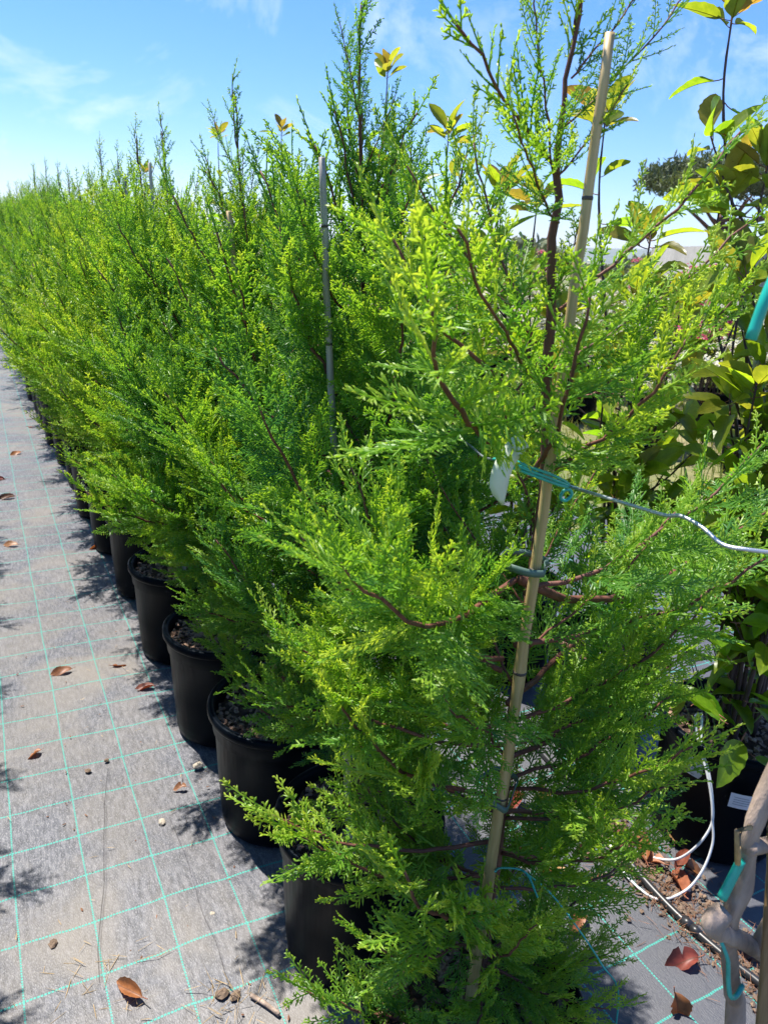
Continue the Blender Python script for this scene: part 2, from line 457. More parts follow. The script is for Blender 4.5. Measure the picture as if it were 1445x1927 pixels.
M['needle'] = simple('brown_needles', (.20, .095, .05), .8, .5, 40)
M['stone'] = simple('limestone', (.42, .36, .28), .9, .35, 30, .3, .6, .01)
M['clod'] = simple('soil_clod', (.17, .12, .085), .95, .45, 30, .2, .8, .01)
M['concrete'] = concrete_mat()
M['pipehole'] = simple('rusty_pipe', (.14, .085, .06), .8, .3, 20)

# ------------------------------------------------------------------ ground, terrain, hills
def ground_h(x, y):
    return (.0035 * np.sin(3.1 * x + 1.3 * y) + .003 * np.sin(5.3 * y - 2.2 * x + 1) + .0022 * np.sin(9.7 * x + 6.1 * y + 2)) * 1.0


def sheet(mb, xs, ys, zf, mat=0, smooth=True):
    X, Y = np.meshgrid(xs, ys, indexing='ij'); V = np.stack([X, Y, zf(X, Y)], -1).reshape(-1, 3)
    nx, ny = len(xs), len(ys)
    i, j = np.meshgrid(np.arange(nx - 1), np.arange(ny - 1), indexing='ij')
    q = np.stack([i * ny + j, (i + 1) * ny + j, (i + 1) * ny + j + 1, i * ny + j + 1], -1).reshape(-1, 4)
    mb.add(V, [q], mat, smooth)


mb = MB()
xs = np.concatenate([np.linspace(-2.6, -.5, 12), np.linspace(-.45, 2.2, 107), np.linspace(2.3, 3.4, 9)])
ys = np.concatenate([np.linspace(-1.5, .3, 10), np.linspace(.35, 5.0, 180), np.linspace(5.2, 17, 60)])
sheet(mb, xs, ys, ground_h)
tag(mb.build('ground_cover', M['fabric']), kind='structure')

mb = MB()
rr = np.array([0, 2, 5, 9, 14, 20, 30, 45, 70, 110, 180, 300, 500, 900, 1500, 2200])
an = np.arange(64) * 2 * math.pi / 64
V = []
for r in rr:
    z = -.022 - .014 * max(0, r - 30)
    for a in an: V.append((r * math.cos(a), r * math.sin(a), z))
i, j = np.meshgrid(np.arange(len(rr) - 1), np.arange(64), indexing='ij')
q = np.stack([i * 64 + j, (i + 1) * 64 + j, (i + 1) * 64 + (j + 1) % 64, i * 64 + (j + 1) % 64], -1).reshape(-1, 4)
mb.add(V, [q], 0, True)
tag(mb.build('ground', M['earth']), kind='structure')

M['hill'] = simple('scrub_hill', (.075, .10, .055), .95, .35, .02, .1, 0)
mb = MB()
n = 160; az = np.linspace(R_(-75), R_(120), n)
h = 3 + 5.0 * np.exp(-((np.degrees(az) - 45.5) / 3.2) ** 2) + 1.5 * np.sin(az * 9 + 1) + 1.0 * np.sin(az * 23)
prof = [(1500, -24.0, 0), (1800, 0, 1), (2100, -26.0, 0)]
V = []
for r, z0, k in prof:
    for a, hh in zip(az, h): V.append((r * math.sin(a), r * math.cos(a), hh if k else z0))
i, j = np.meshgrid(np.arange(2), np.arange(n - 1), indexing='ij')
mb.add(V, [np.stack([i * n + j, i * n + j + 1, (i + 1) * n + j + 1, (i + 1) * n + j], -1).reshape(-1, 4)], 0, True)
tag(mb.build('hills', M['hill']), kind='structure')

# ------------------------------------------------------------------ concrete wall with pipe opening
mb = MB()
A = np.array([10.10, 7.98]); B = np.array([10.10 + 22 * .66, 7.98 + 22 * .735]); Cc = np.array([12.6, 7.1])


def wall(mb, a, b, th, z0, z1, nrm2):
    d = nrm2 * th
    P = [(*a, z0), (*b, z0), (*(b + d), z0), (*(a + d), z0), (*a, z1), (*b, z1), (*(b + d), z1), (*(a + d), z1)]
    mb.add(P, [[[0, 1, 5, 4], [1, 2, 6, 5], [2, 3, 7, 6], [3, 0, 4, 7], [4, 5, 6, 7], [3, 2, 1, 0]]])


wt = thing('concrete_wall', 'grey concrete wall with a corner and a round pipe mouth, behind the white flowering shrubs', 'wall', (10.1, 7.98, 0))
off = np.array([10.1, 7.98])
a2 = A - off; b2 = B - off; c2 = Cc - off
nb = np.array([.735, -.66]); nc = np.array([.33, .944])
wall(mb, a2 + (b2 - a2) * .012, b2, .25, -.05, 1.76, nb)
mb.build('wall_panel', M['concrete'], wt)
mb = MB(); wall(mb, a2, c2, .25, -.05, 1.79, nc); mb.build('wall_panel', M['concrete'], wt)
mb = MB(); lathe(mb, [(.10, 0), (.15, 0), (.15, .10), (.10, .10), (.10, 0)], 20)
o = mb.build('pipe_mouth', M['pipehole'], wt, (.55, -.30, 1.25)); o.rotation_euler = (R_(90), 0, R_(-20))

# ------------------------------------------------------------------ cypress branch shapes
def perp(d, rng):
    a = rng.normal(size=3); a -= d * a.dot(d); return a / np.linalg.norm(a)


def spray(mb, p0, d, nrmv, ls, rng, lod, base_t, whip=0.0):
    """A flat fern-like spray of scale twigs along d with plane normal nrmv."""
    n = max(4, int(ls / .02) + 2)
    u = np.linspace(0, 1, n)
    side = np.cross(d, nrmv); side /= np.linalg.norm(side)
    bend = rng.uniform(-.10, .10); up = rng.uniform(.02, .14)
    ax = p0 + d * (u * ls)[:, None] + side * (bend * ls * u ** 2)[:, None] + np.array([0, 0, 1.0]) * (up * ls * u ** 2)[:, None]
    tube(mb, ax, np.linspace(.0012 + ls * .004, .0008, n), 3, 1, False, np.clip(base_t + .1, 0, 1), caps=False)
    tw_sp = (.0062, .0085, .014)[lod]
    m = max(3, int(ls / tw_sp))
    s = (np.arange(m) + rng.uniform(.2, .8, m)) / m
    s = np.clip(.06 + s * .94, 0, 1)
    P0 = np.stack([np.interp(s, u, ax[:, k]) for k in range(3)], -1)
    T = nrm(np.stack([np.interp(s, u, np.gradient(ax[:, k])) for k in range(3)], -1))
    sg = np.where(np.arange(m) % 2 == 0, 1.0, -1.0)
    ang = np.radians(rng.uniform(32, 50, m)) * (1 - .25 * s)
    N0 = nrm(nrmv + rng.normal(0, .22, (m, 3))); N0 = nrm(N0 - T * (N0 * T).sum(-1, keepdims=True))
    S0 = np.cross(T, N0)
    D = nrm(T * np.cos(ang)[:, None] + S0 * (sg * np.sin(ang))[:, None] + N0 * rng.normal(0, .12, (m, 1)))
    prof = np.minimum(1, .45 + s * 2.2) * (1 - .80 * s ** 1.25)
    lt = np.clip((.34 - .16 * whip) * ls * prof * rng.uniform(.75, 1.2, m), .009, .062)
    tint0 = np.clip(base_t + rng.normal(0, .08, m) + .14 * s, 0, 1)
    # terminal twigs straight on
    P0 = np.vstack([P0, ax[-1:] - T[-1:] * .004]); D = np.vstack([D, T[-1:]]); N0 = np.vstack([N0, N0[-1:]]); lt = np.append(lt, .016); tint0 = np.append(tint0, min(1, base_t + .25))
    # twig axes
    wv = (1.0, 1.25, 1.8)[lod]
    blades(mb, P0, D, N0, lt, np.full(len(lt), .0023 * wv), 1, tint0)
    # scale twiglets along twigs
    sp = (.0041, .0056, .0105)[lod]
    cnt = np.maximum(1, (lt / sp).astype(int))
    idx = np.repeat(np.arange(len(lt)), cnt)
    k = np.concatenate([np.arange(c) for c in cnt])
    f = (k + .5 + rng.uniform(-.2, .2, len(k))) / cnt[idx]
    Pt = P0[idx] + D[idx] * (lt[idx] * (.10 + .86 * f))[:, None]
    Sx = np.cross(D[idx], N0[idx])
    sgn = np.where(k % 2 == 0, 1.0, -1.0) * np.where(idx % 2 == 0, 1, -1)
    a2 = np.radians(rng.uniform(28, 46, len(k)))
    Dt = nrm(D[idx] * np.cos(a2)[:, None] + Sx * (sgn * np.sin(a2))[:, None] + N0[idx] * rng.normal(0.05, .2, (len(k), 1)))
    Lt = np.clip((.0150 + .003 * (lod > 0)) * (1.1 - .6 * f) * rng.uniform(.7, 1.25, len(k)) * np.clip(lt[idx] / .03, .55, 1.15), .004, .02) * (1, 1.1, 1.7)[lod]
    Nt = nrm(N0[idx] + rng.normal(0, .35, (len(k), 3)))
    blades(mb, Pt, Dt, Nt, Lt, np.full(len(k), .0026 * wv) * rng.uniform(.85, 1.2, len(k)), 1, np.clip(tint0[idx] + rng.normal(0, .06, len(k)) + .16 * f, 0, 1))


def branch_meshes(name, L, seed, lod, shoot=False, join=False, open_=1.0):
    """Limb wood and its foliage; chord along +X, up is +Z, length L."""
    rng = np.random.default_rng(seed)
    n = 14; t = np.linspace(0, 1, n)
    bow = (-.10 if not shoot else -.03) * L * 4 * t * (1 - t)
    wig = np.cumsum(rng.normal(0, .0035 * (L / .4), (n, 3)), 0); wig -= t[:, None] * wig[-1]
    ax = np.stack([t * L, 0 * t, bow], -1) + wig
    r0 = .0046 * (L / .42) ** .8 if not shoot else .0022
    wood, fol = MB(), MB()
    if join: fol = wood
    woodr = np.linspace(r0, .0014, n)
    tube(wood, ax, woodr, 6, 0, True, .5)
    if not shoot:
        gap = (.0115, .0145, .022)[lod] * open_; m = int(L * .90 / gap); s = .09 + .90 * (np.arange(m) + .5) / m
    else:
        gap = (.0095, .012, .018)[lod] * open_; m = int(L / gap); s = (np.arange(m) + .6) / m
    s = np.clip(s + rng.uniform(-.4, .4, m) / m, .02, .99)
    for i, q in enumerate(s):
        p = np.array([np.interp(q, t, ax[:, k]) for k in range(3)])
        T = np.array([np.interp(q, t, np.gradient(ax[:, k])) for k in range(3)]); T /= np.linalg.norm(T)
        az = (i % 2) * math.pi + rng.normal(0, .75)      # mostly left and right of the limb
        Z = np.array([0, 0, 1.0]); Z -= T * T[2]; Z /= np.linalg.norm(Z); Y = np.cross(Z, T)
        rad = Y * math.cos(az) + Z * math.sin(az)
        if shoot:
            an_ = math.radians(rng.uniform(22, 38)); ls = L * (.34 * (1 - .72 * q) + .05) * rng.uniform(.7, 1.2)
        else:
            an_ = math.radians(rng.uniform(36, 54) - 14 * q)
            prof = min(1, .55 + 1.6 * q) * (1 - .70 * q ** 1.6)
            ls = (.40 * L * prof + .02) * rng.uniform(.72, 1.18)
        d = T * math.cos(an_) + rad * math.sin(an_); d[2] += .10; d /= np.linalg.norm(d)
        pl = Z * .8 + rng.normal(0, .45, 3); pl -= d * pl.dot(d); pl /= np.linalg.norm(pl)
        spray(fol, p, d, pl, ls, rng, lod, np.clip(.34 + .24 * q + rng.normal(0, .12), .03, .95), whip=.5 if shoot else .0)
    # the leading tip
    T = ax[-1] - ax[-2]; T /= np.linalg.norm(T)
    spray(fol, ax[-1] - T * .01, T, perp(T, rng), .07 if not shoot else .055, rng, lod, .55, whip=1.0)
    if join: return wood.mesh(name, [M['limb'], M['foliage']]), None
    return wood.mesh(name, [M['limb']]), fol.mesh(name + '_foliage', [M['limb'], M['foliage']])


VAR = {}
for key, L, cnt, lod, sh, op in (('l', .42, 5, 0, False, 1), ('m', .30, 4, 0, False, 1), ('s', .18, 4, 0, True, 1),
                                 ('o', .42, 5, 0, False, 2.1), ('p', .28, 4, 0, False, 1.8), ('w', .30, 4, 0, True, 1.7),
                                 ('L', .42, 4, 1, False, 1), ('M', .30, 3, 1, False, 1), ('S', .20, 2, 1, True, 1.1),
                                 ('F', .42, 3, 2, False, 1), ('G', .24, 2, 2, True, 1)):
    VAR[key] = [(L, *branch_meshes('branch', L, 100 + 17 * k + ord(key), lod, sh, key in 'FG', op)) for k in range(cnt)]


def add_branch(root, base, tip, key, rng, roll=None, smin=.6, smax=1.6):
    """A limb from base to tip (root's local space) from the stock of shapes."""
    base, tip = Vector(base), Vector(tip)
    ch = tip - base; ln = ch.length
    L, wm, fm = rng.choice(VAR[key])
    X = ch.normalized(); Z = Vector((0, 0, 1)) - X * X.z
    if Z.length < .05: Z = Vector((rng.uniform(-1, 1), rng.uniform(-1, 1), 0)); Z -= X * Z.dot(X)
    Z.normalize(); Y = Z.cross(X)
    s = max(smin, min(smax, ln / L))
    m = Matrix((X, Y, Z)).transposed() @ Matrix.Rotation(rng.gauss(0, .3) if roll is None else roll, 3, 'X')
    o = link('branch', wm, root)
    o.matrix_local = Matrix.Translation(base) @ (m * s).to_4x4()
    if fm is not None:
        f = link('foliage', fm, o); f['kind'] = 'stuff'
    return o


def trunk_mesh(pts, rad):
    mb = MB(); P = spline(pts, 26); rng = np.random.default_rng(int(abs(pts[-1][0]) * 1e5) % 9999)
    P[1:-1] += rng.normal(0, .0016, (len(P) - 2, 3))
    tube(mb, P, np.interp(np.linspace(0, 1, 26), [0, .35, .8, 1], [rad, rad * .72, rad * .26, rad * .12]), 9, 0, True)
    return mb.mesh('trunk', [M['bark']]), P


def cypress(i, x, y, top, label, group, nb, keys, rng, fixed=None, lo=.36, rmax=1.0, pts=None, hi=.34, lead=5, hue=None, clear=None):
    hue = rng.uniform(.40, .58) if hue is None else hue
    root = thing('cypress_tree', label, 'tree', (x, y, 0), 0, group)
    tx, ty, tz = top
    if pts is None:
        pts = [(0, 0, .28), (rng.uniform(-.012, .012), rng.uniform(-.012, .012), .7), ((tx - x) * .5 + rng.uniform(-.02, .02), (ty - y) * .5, 1.2), ((tx - x) * .85, (ty - y) * .85, tz - .25), (tx - x, ty - y, tz)]
    me, P = trunk_mesh(pts, .0115 if i < 8 else .012)
    link('trunk', me, root)
    at = lambda z: Vector([np.interp(z, P[:, 2], P[:, k]) for k in (0, 1)] + [z])
    if fixed:
        for b, t, k in fixed:
            add_branch(root, Vector(b) - Vector((x, y, 0)), Vector(t) - Vector((x, y, 0)), k, rng)
    big, med, sh = keys
    az = rng.uniform(0, 6.28)
    for j in range(nb):
        t = (j + .5) / nb; z = lo + (tz - hi - lo) * t
        az += 2.39996 + rng.uniform(-.35, .35)
        if clear is not None and abs((az - clear + math.pi) % (2 * math.pi) - math.pi) < R_(48): az += R_(100)
        el = R_(22 + 44 * t ** 1.1 + rng.uniform(-9, 9))
        L = np.interp(t, [0, .10, .25, .45, .65, .85, 1], [.22, .28, .38, .44, .39, .29, .18]) * rng.uniform(.84, 1.14) * rmax
        k = big if L > .36 else (med if L > .24 else sh)
        if sh == 's' and t > .62 and rng.random() < .5: k = 'w'
        b = at(z); d = Vector((math.cos(az) * math.cos(el), math.sin(az) * math.cos(el), math.sin(el)))
        add_branch(root, b, b + d * L, k, rng)
    # leader: shoots near the very top, then the trunk's own tip
    for j in range(lead if sh != 'G' else 2):
        z = tz - .36 + .24 * j / 6; az += 2.4; el = R_(rng.uniform(58, 74)); b = at(z)
        d = Vector((math.cos(az) * math.cos(el), math.sin(az) * math.cos(el), math.sin(el)))
        add_branch(root, b, b + d * rng.uniform(.10, .16), 'w' if sh == 's' and j % 2 else sh, rng, None, .45)
    tp = Vector(P[-1]); pd = (tp - Vector(P[-4])).normalized()
    add_branch(root, at(tz - .10), tp + pd * .03, sh, rng)
    for b in root.children:
        b.color = (hue, hue, hue, 1)
        for f in b.children: f.color = (hue, hue, hue, 1)
    return root


# ------------------------------------------------------------------ pots, stakes
def pot_meshes():
    b, r, s, c = MB(), MB(), MB(), MB()
    lathe(b, [(.0, .004), (.146, .004), (.156, .012), (.158, .03), (.166, .16), (.172, .295), (.178, .300), (.181, .352)], 56)
    lathe(r, [(.180, .345), (.188, .344), (.191, .350), (.191, .364), (.187, .368), (.177, .368), (.173, .362), (.170, .30), (.160, .05)], 56)
    k = 36; rng = np.random.default_rng(3)
    V = [(0, 0, .33)]; 
    for q in (.25, .5, .75, 1.0):
        for a in np.arange(k) * 2 * math.pi / k:
            V.append((.1715 * q * math.cos(a), .1715 * q * math.sin(a), .325 + rng.normal(0, .006)))
    f3 = [[0, 1 + j, 1 + (j + 1) % k] for j in range(k)]
    f4 = [[1 + q * k + j, 1 + (q + 1) * k + j, 1 + (q + 1) * k + (j + 1) % k, 1 + q * k + (j + 1) % k] for q in range(3) for j in range(k)]
    s.add(V, [f3, f4], 0, True)
    for _ in range(330):
        a = rng.uniform(0, 6.28); q = .165 * math.sqrt(rng.uniform(0, 1)); h = rng.uniform(.004, .012)
        l_, w_ = rng.uniform(.008, .024), rng.uniform(.005, .012)
        m = Matrix.Translation((q * math.cos(a), q * math.sin(a), .331 + rng.uniform(0, .010))) @ Matrix.Rotation(rng.uniform(0, 6.28), 4, 'Z') @ Matrix.Rotation(rng.normal(0, .4), 4, 'X') @ Matrix.Rotation(rng.normal(0, .4), 4, 'Y')
        P = [m @ Vector((sx * l_ * .5 * rng.uniform(.7, 1), sy * w_ * .5 * rng.uniform(.7, 1), sz * h * .3)) for sz in (-1, 1) for sx, sy in ((-1, -1), (1, -1), (1, 1), (-1, 1))]
        c.add(P, [[[0, 1, 5, 4], [1, 2, 6, 5], [2, 3, 7, 6], [3, 0, 4, 7], [4, 5, 6, 7]]], 0, False)
    return (b.mesh('pot_body', [M['plastic']]), r.mesh('rim', [M['plastic']]), s.mesh('soil', [M['soil']]), c.mesh('bark_mulch', [M['mulch']]))


PB, PR, PS, PC = pot_meshes()


def pot(x, y, label, group, mulch=True, rz=0.0, s=1.0, cat='plant pot'):
    t = thing('plant_pot', label, cat, (x, y, 0), rz, group); t.scale = (s, s, 1)
    link('pot_body', PB, t); link('rim', PR, t); link('soil', PS, t)
    if mulch:
        c = link('bark_mulch', PC, t); c['kind'] = 'stuff'
    return t


def stake(label, group, p0, p1, r0, r1, nodes, mat='bamboo', name='bamboo_stake', seed=0):
    p0, p1 = np.array(p0, float), np.array(p1, float)
    t = thing(name, label, 'stake', tuple(p0), 0, group)
    rng = np.random.default_rng(seed); n = 34; u = np.linspace(0, 1, n)
    P = (p1 - p0) * u[:, None]; w = np.cumsum(rng.normal(0, .0009, (n, 3)), 0); P += (w - w[:1] - u[:, None] * (w[-1:] - w[:1])) * np.array([1, 1, 0])
    r = r0 + (r1 - r0) * u
    for q in nodes: r = r + .0016 * np.exp(-((u - q) / .006) ** 2)
    mb = MB(); tube(mb, P, r, 12, 0, True); mb.build('cane', M[mat], t)
    for q in nodes:
        c = np.array([np.interp(q, u, P[:, k]) for k in range(3)]); d = (p1 - p0) / np.linalg.norm(p1 - p0); rr_ = np.interp(q, u, r)
        mb = MB(); tube(mb, [c - d * .0022, c - d * .001, c + d * .001, c + d * .0022], [rr_ * 1.0, rr_ * 1.09, rr_ * 1.09, rr_ * 1.0], 12, 0, True)
        mb.build('node_ring', M['node'], t)
    return t


# ------------------------------------------------------------------ the air over the plain
hm = bpy.data.materials.new('haze'); hm.use_nodes = True; hn = hm.node_tree.nodes; hn.clear()
ho = hn.new('ShaderNodeOutputMaterial'); hv = hn.new('ShaderNodeVolumePrincipled')
hv.inputs['Color'].default_value = (.90, .94, 1.0, 1); hv.inputs['Density'].default_value = .00035
hm.node_tree.links.new(hv.outputs[0], ho.inputs['Volume'])
mb = MB(); s_ = 2260.0
P = [(sx * s_, sy * s_, z) for z in (-34.0, 18.0) for sx, sy in ((-1, -1), (1, -1), (1, 1), (-1, 1))]
mb.add(P, [[[0, 1, 5, 4], [1, 2, 6, 5], [2, 3, 7, 6], [3, 0, 4, 7], [4, 5, 6, 7], [3, 2, 1, 0]]])
tag(mb.build('haze', hm), kind='stuff')

# limbs of the nearest conifer: base, tip, shape
HERO = [
    ((0.581, 0.735, 1.637), (0.43, 0.72, 1.746), 's'),
    ((0.583, 0.735, 1.625), (0.512, 0.7, 1.766), 'w'),
    ((0.59, 0.735, 1.673), (0.694, 0.7, 1.802), 'w'),
    ((0.59, 0.735, 1.719), (0.647, 0.72, 1.801), 's'),
    ((0.596, 0.735, 1.576), (0.439, 0.62, 1.658), 'w'),
    ((0.59, 0.735, 1.625), (0.609, 0.7, 1.68), 's'),
    ((0.609, 0.74, 1.469), (0.804, 0.68, 1.69), 'w'),
    ((0.618, 0.74, 1.405), (0.869, 0.7, 1.591), 'w'),
    ((0.623, 0.74, 1.365), (0.748, 0.6, 1.509), 'm'),
    ((0.593, 0.74, 1.444), (0.548, 0.85, 1.669), 'w'),
    ((0.593, 0.74, 1.437), (0.422, 0.78, 1.623), 'w'),
    ((0.598, 0.74, 1.366), (0.369, 0.7, 1.548), 'p'),
    ((0.598, 0.74, 1.392), (0.379, 0.6, 1.56), 'w'),
    ((0.611, 0.74, 1.282), (0.522, 0.58, 1.507), 'p'),
    ((0.613, 0.74, 1.268), (0.64, 0.56, 1.469), 'p'),
    ((0.59, 0.74, 1.305), (0.335, 0.56, 1.50), 'p'),
    ((0.626, 0.74, 1.098), (0.946, 0.66, 1.316), 'o'),
    ((0.621, 0.74, 1.131), (1.274, 0.85, 1.112), 'o'),
    ((0.629, 0.74, 1.014), (0.949, 0.62, 1.156), 'p'),
    ((0.624, 0.74, 0.918), (1.06, 0.86, 1.10), 'o'),
    ((0.638, 0.74, 0.82), (1.00, 0.74, 0.94), 'o'),
    ((0.638, 0.74, 0.781), (0.865, 0.66, 0.925), 'm'),
    ((0.642, 0.74, 0.719), (0.988, 0.74, 0.68), 'p'),
    ((0.608, 0.74, 1.125), (0.262, 0.56, 1.276), 'l'),
    ((0.61, 0.74, 0.984), (0.383, 0.8, 1.284), 'l'),
    ((0.603, 0.74, 1.002), (0.292, 0.74, 1.235), 'o'),
    ((0.616, 0.74, 0.874), (0.304, 0.84, 1.06), 'l'),
    ((0.619, 0.74, 0.855), (0.341, 0.78, 1.014), 'p'),
    ((0.622, 0.74, 0.756), (0.355, 0.74, 0.988), 'm'),
    ((0.623, 0.74, 0.674), (0.307, 0.86, 0.739), 'p'),
    ((0.628, 0.74, 0.597), (0.334, 0.82, 0.724), 'm'),
    ((0.635, 0.74, 0.538), (0.395, 0.62, 0.814), 'p'),
    ((0.637, 0.74, 0.479), (0.394, 0.7, 0.615), 'm'),
    ((0.639, 0.74, 0.419), (0.955, 0.76, 0.456), 'm'),
    ((0.647, 0.74, 0.353), (0.897, 0.72, 0.365), 'p'),
    ((0.628, 0.72, 0.311), (0.341, 0.8, 0.433), 'm'),
    ((0.65, 0.74, 0.287), (0.781, 0.66, 0.375), 's'),
    ((0.636, 0.74, 0.648), (1.02, 0.84, 0.50), 'p'),
    ((0.638, 0.74, 0.514), (0.469, 0.6, 0.732), 's'),
    ((0.642, 0.74, 0.441), (0.612, 0.6, 0.647), 'm'),
    ((0.645, 0.745, 0.40), (0.76, 0.56, 0.45), 'm'), ((0.648, 0.745, 0.42), (0.86, 0.66, 0.41), 'm'),
    ((0.638, 0.735, 0.42), (0.49, 0.57, 0.50), 'm'), ((0.650, 0.75, 0.38), (0.90, 0.80, 0.38), 'p'), ((0.648, 0.745, 0.70), (0.86, 0.60, 0.84), 'p'),
    ((0.636, 0.735, 0.36), (0.40, 0.64, 0.40), 'm'), ((0.645, 0.74, 0.36), (0.72, 0.62, 0.39), 'm'), ((0.640, 0.74, 0.36), (0.55, 0.60, 0.40), 'm'),
    ((0.648, 0.75, 0.56), (0.93, 0.68, 0.60), 'p'), ((0.630, 0.74, 0.90), (0.40, 0.60, 1.10), 'o'),
    ((0.645, 0.745, 0.84), (0.82, 0.66, 0.98), 'm'), ((0.64, 0.745, 0.58), (0.80, 0.90, 0.66), 'm'),
    ((0.640, 0.745, 0.56), (0.46, 0.88, 0.74), 'm'), ((0.630, 0.745, 0.72), (0.43, 0.90, 0.90), 'm'),
]

# ------------------------------------------------------------------ the row of potted cypresses
ROW = [(.615, .72), (.625, 1.18), (.615, 1.65), (.595, 2.11), (.58, 2.64), (.575, 3.21)] + [(.565 - .0115 * (k - 5) + .008 * math.sin(k * 1.7), 3.21 + .52 * (k - 5)) for k in range(6, 26)]
TOPS = [(.597, .74, 1.83), (.547, 1.18, 1.87), (.50, 1.66, 1.80), (.47, 2.20, 1.77), (.50, 2.70, 1.80), (.52, 3.2, 1.76)]
ORD = ['nearest', 'second', 'third', 'fourth', 'fifth', 'sixth', 'seventh', 'eighth', 'ninth', 'tenth', 'eleventh', 'twelfth']
TREE_LABELS = ['nearest conifer, yellow-green, tied to the pale bamboo stake with a white tag',
               'second conifer from the camera, slim leader standing beside a grey cane top against the sky',
               'third conifer from the camera, bushy, its long branches sweeping left over the path',
               'fourth conifer from the camera, low bright branches over the pot with visible bark mulch',
               'fifth conifer from the camera, seen between its neighbours, tip thin against the sky',
               'sixth conifer from the camera, lower branches hanging over the edge of the path']
rng = random.Random(21)
for i, (x, y) in enumerate(ROW):
    if i < 6:
        lab = TREE_LABELS[i]; grp = 'potted conifers in the long row'
    else:
        lab = (ORD[i] + ' conifer along the row, counting from the camera') if i < 12 else 'far conifer merging with its neighbours into the hedge-like end of the row'
        grp = 'potted conifers in the long row' if i < 12 else 'conifers at the far end of the row'
    top = TOPS[i] if i < 6 else (x + rng.uniform(-.07, .03), y + rng.uniform(-.05, .05), rng.uniform(1.64, 1.86))
    if i == 0:
        pts = [(.026, .02, .26), (.034, .03, .54), (.032, .03, .806), (.030, .03, 1.194), (.000, .02, 1.437), (-.018, .02, 1.587), (-.027, .02, 1.668), (-.024, .02, 1.745), (-.018, .02, 1.85)]
        cypress(i, x, y, top, lab, grp, 14, ('o', 'm', 's'), rng, HERO, lo=.36, rmax=.78, pts=pts, hi=.62, lead=1, hue=.56, clear=R_(-128))
    elif i < 4: cypress(i, x, y, top, lab, grp, 60, ('l', 'm', 's'), rng, lo=.42, rmax=(.96, 1.02, 1.0)[i - 1], hi=.28, lead=6, hue=(.34, .39, .47)[i - 1])
    elif i < 6: cypress(i, x, y, top, lab, grp, 56, ('L', 'M', 'S'), rng, lo=.42, rmax=1.06, hi=.29, lead=6)
    elif i < 12: cypress(i, x, y, top, lab, grp, 48, ('L', 'M', 'S'), rng, lo=.38, rmax=1.22, hi=.32)
    else: cypress(i, x, y, top, lab, grp, 36, ('F', 'F', 'G'), rng, lo=.34, rmax=1.34, hi=.33)

POT_LABELS = ['black plastic pot of the nearest conifer, only its rim near the lower picture edge',
              'nearest clearly visible black pot, bark mulch inside its left rim, beside the path',
              'second visible black pot along the path, mostly covered by branches',
              'third visible black pot along the path, bark mulch and a cane inside',
              'fourth visible black pot along the path, open round top full of pale mulch',
              'fifth visible black pot along the path, tall dark side under drooping foliage']
for i, (x, y) in enumerate(ROW[:14]):
    pot(x, y, POT_LABELS[i] if i < 6 else ('black pot under the ' + ORD[i] + ' conifer along the row') if i < 12 else 'small-looking black pot far along the row under the foliage', 'black pots of the conifer row' if i < 12 else 'pots at the far end of the row', i < 6, rng.uniform(0, 6), rng.uniform(.97, 1.02))

# the neighbours across the path, outside the picture on the left, whose shadows reach in
for k in range(9):
    x, y = -.575 + .02 * math.sin(k * 2.1), 1.0 + .52 * k
    cypress(20 + k, x, y, (x + .03, y, 1.75), 'conifer in the row on the other side of the path', 'conifers across the path', 30, ('L', 'M', 'S'), rng, lo=.34, rmax=.98)
    pot(x, y, 'black pot of the conifer row on the other side of the path', 'pots across the path', False)

# ------------------------------------------------------------------ canes, ties, tag, tension wire
stake('nearest conifer\'s pale bamboo stake with dark nodes, running the height of the picture', 'bamboo stakes of the conifer row', (.605, .712, .20), (.601, .695, 1.758),  .0102, .0052, [.05, .22, .38, .515, .615, .78, .90])
stake('slim grey cane whose tip stands beside the second conifer\'s leader', 'bamboo stakes of the conifer row', (.58, 1.115, .30), (.474, 1.138, 1.654), .0082, .0050, [.2, .42, .62, .8, .93], 'greycane', seed=2)
stake('bamboo stake standing in the third visible pot along the path', 'bamboo stakes of the conifer row', (.575, 2.06, .30), (.50, 2.06, 1.5), .009, .006, [.25, .5, .75], seed=3)
stake('bamboo stake inside the third conifer, glimpsed between its branches', 'bamboo stakes of the conifer row', (.60, 1.63, .30), (.475, 1.62, 1.58), .0095, .006, [.2, .42, .65, .86], seed=4)
stake('thin cane of the fifth conifer', 'bamboo stakes of the conifer row', (.58, 2.60, .30), (.52, 2.62, 1.72), .009, .005, [.3, .55, .8], 'greycane', seed=5)
stake('thin grey cane tip of the sixth conifer showing above the hedge', 'bamboo stakes of the conifer row', (.57, 3.17, .30), (.54, 3.18, 1.70), .009, .005, [.3, .55, .8], 'greycane', seed=6)

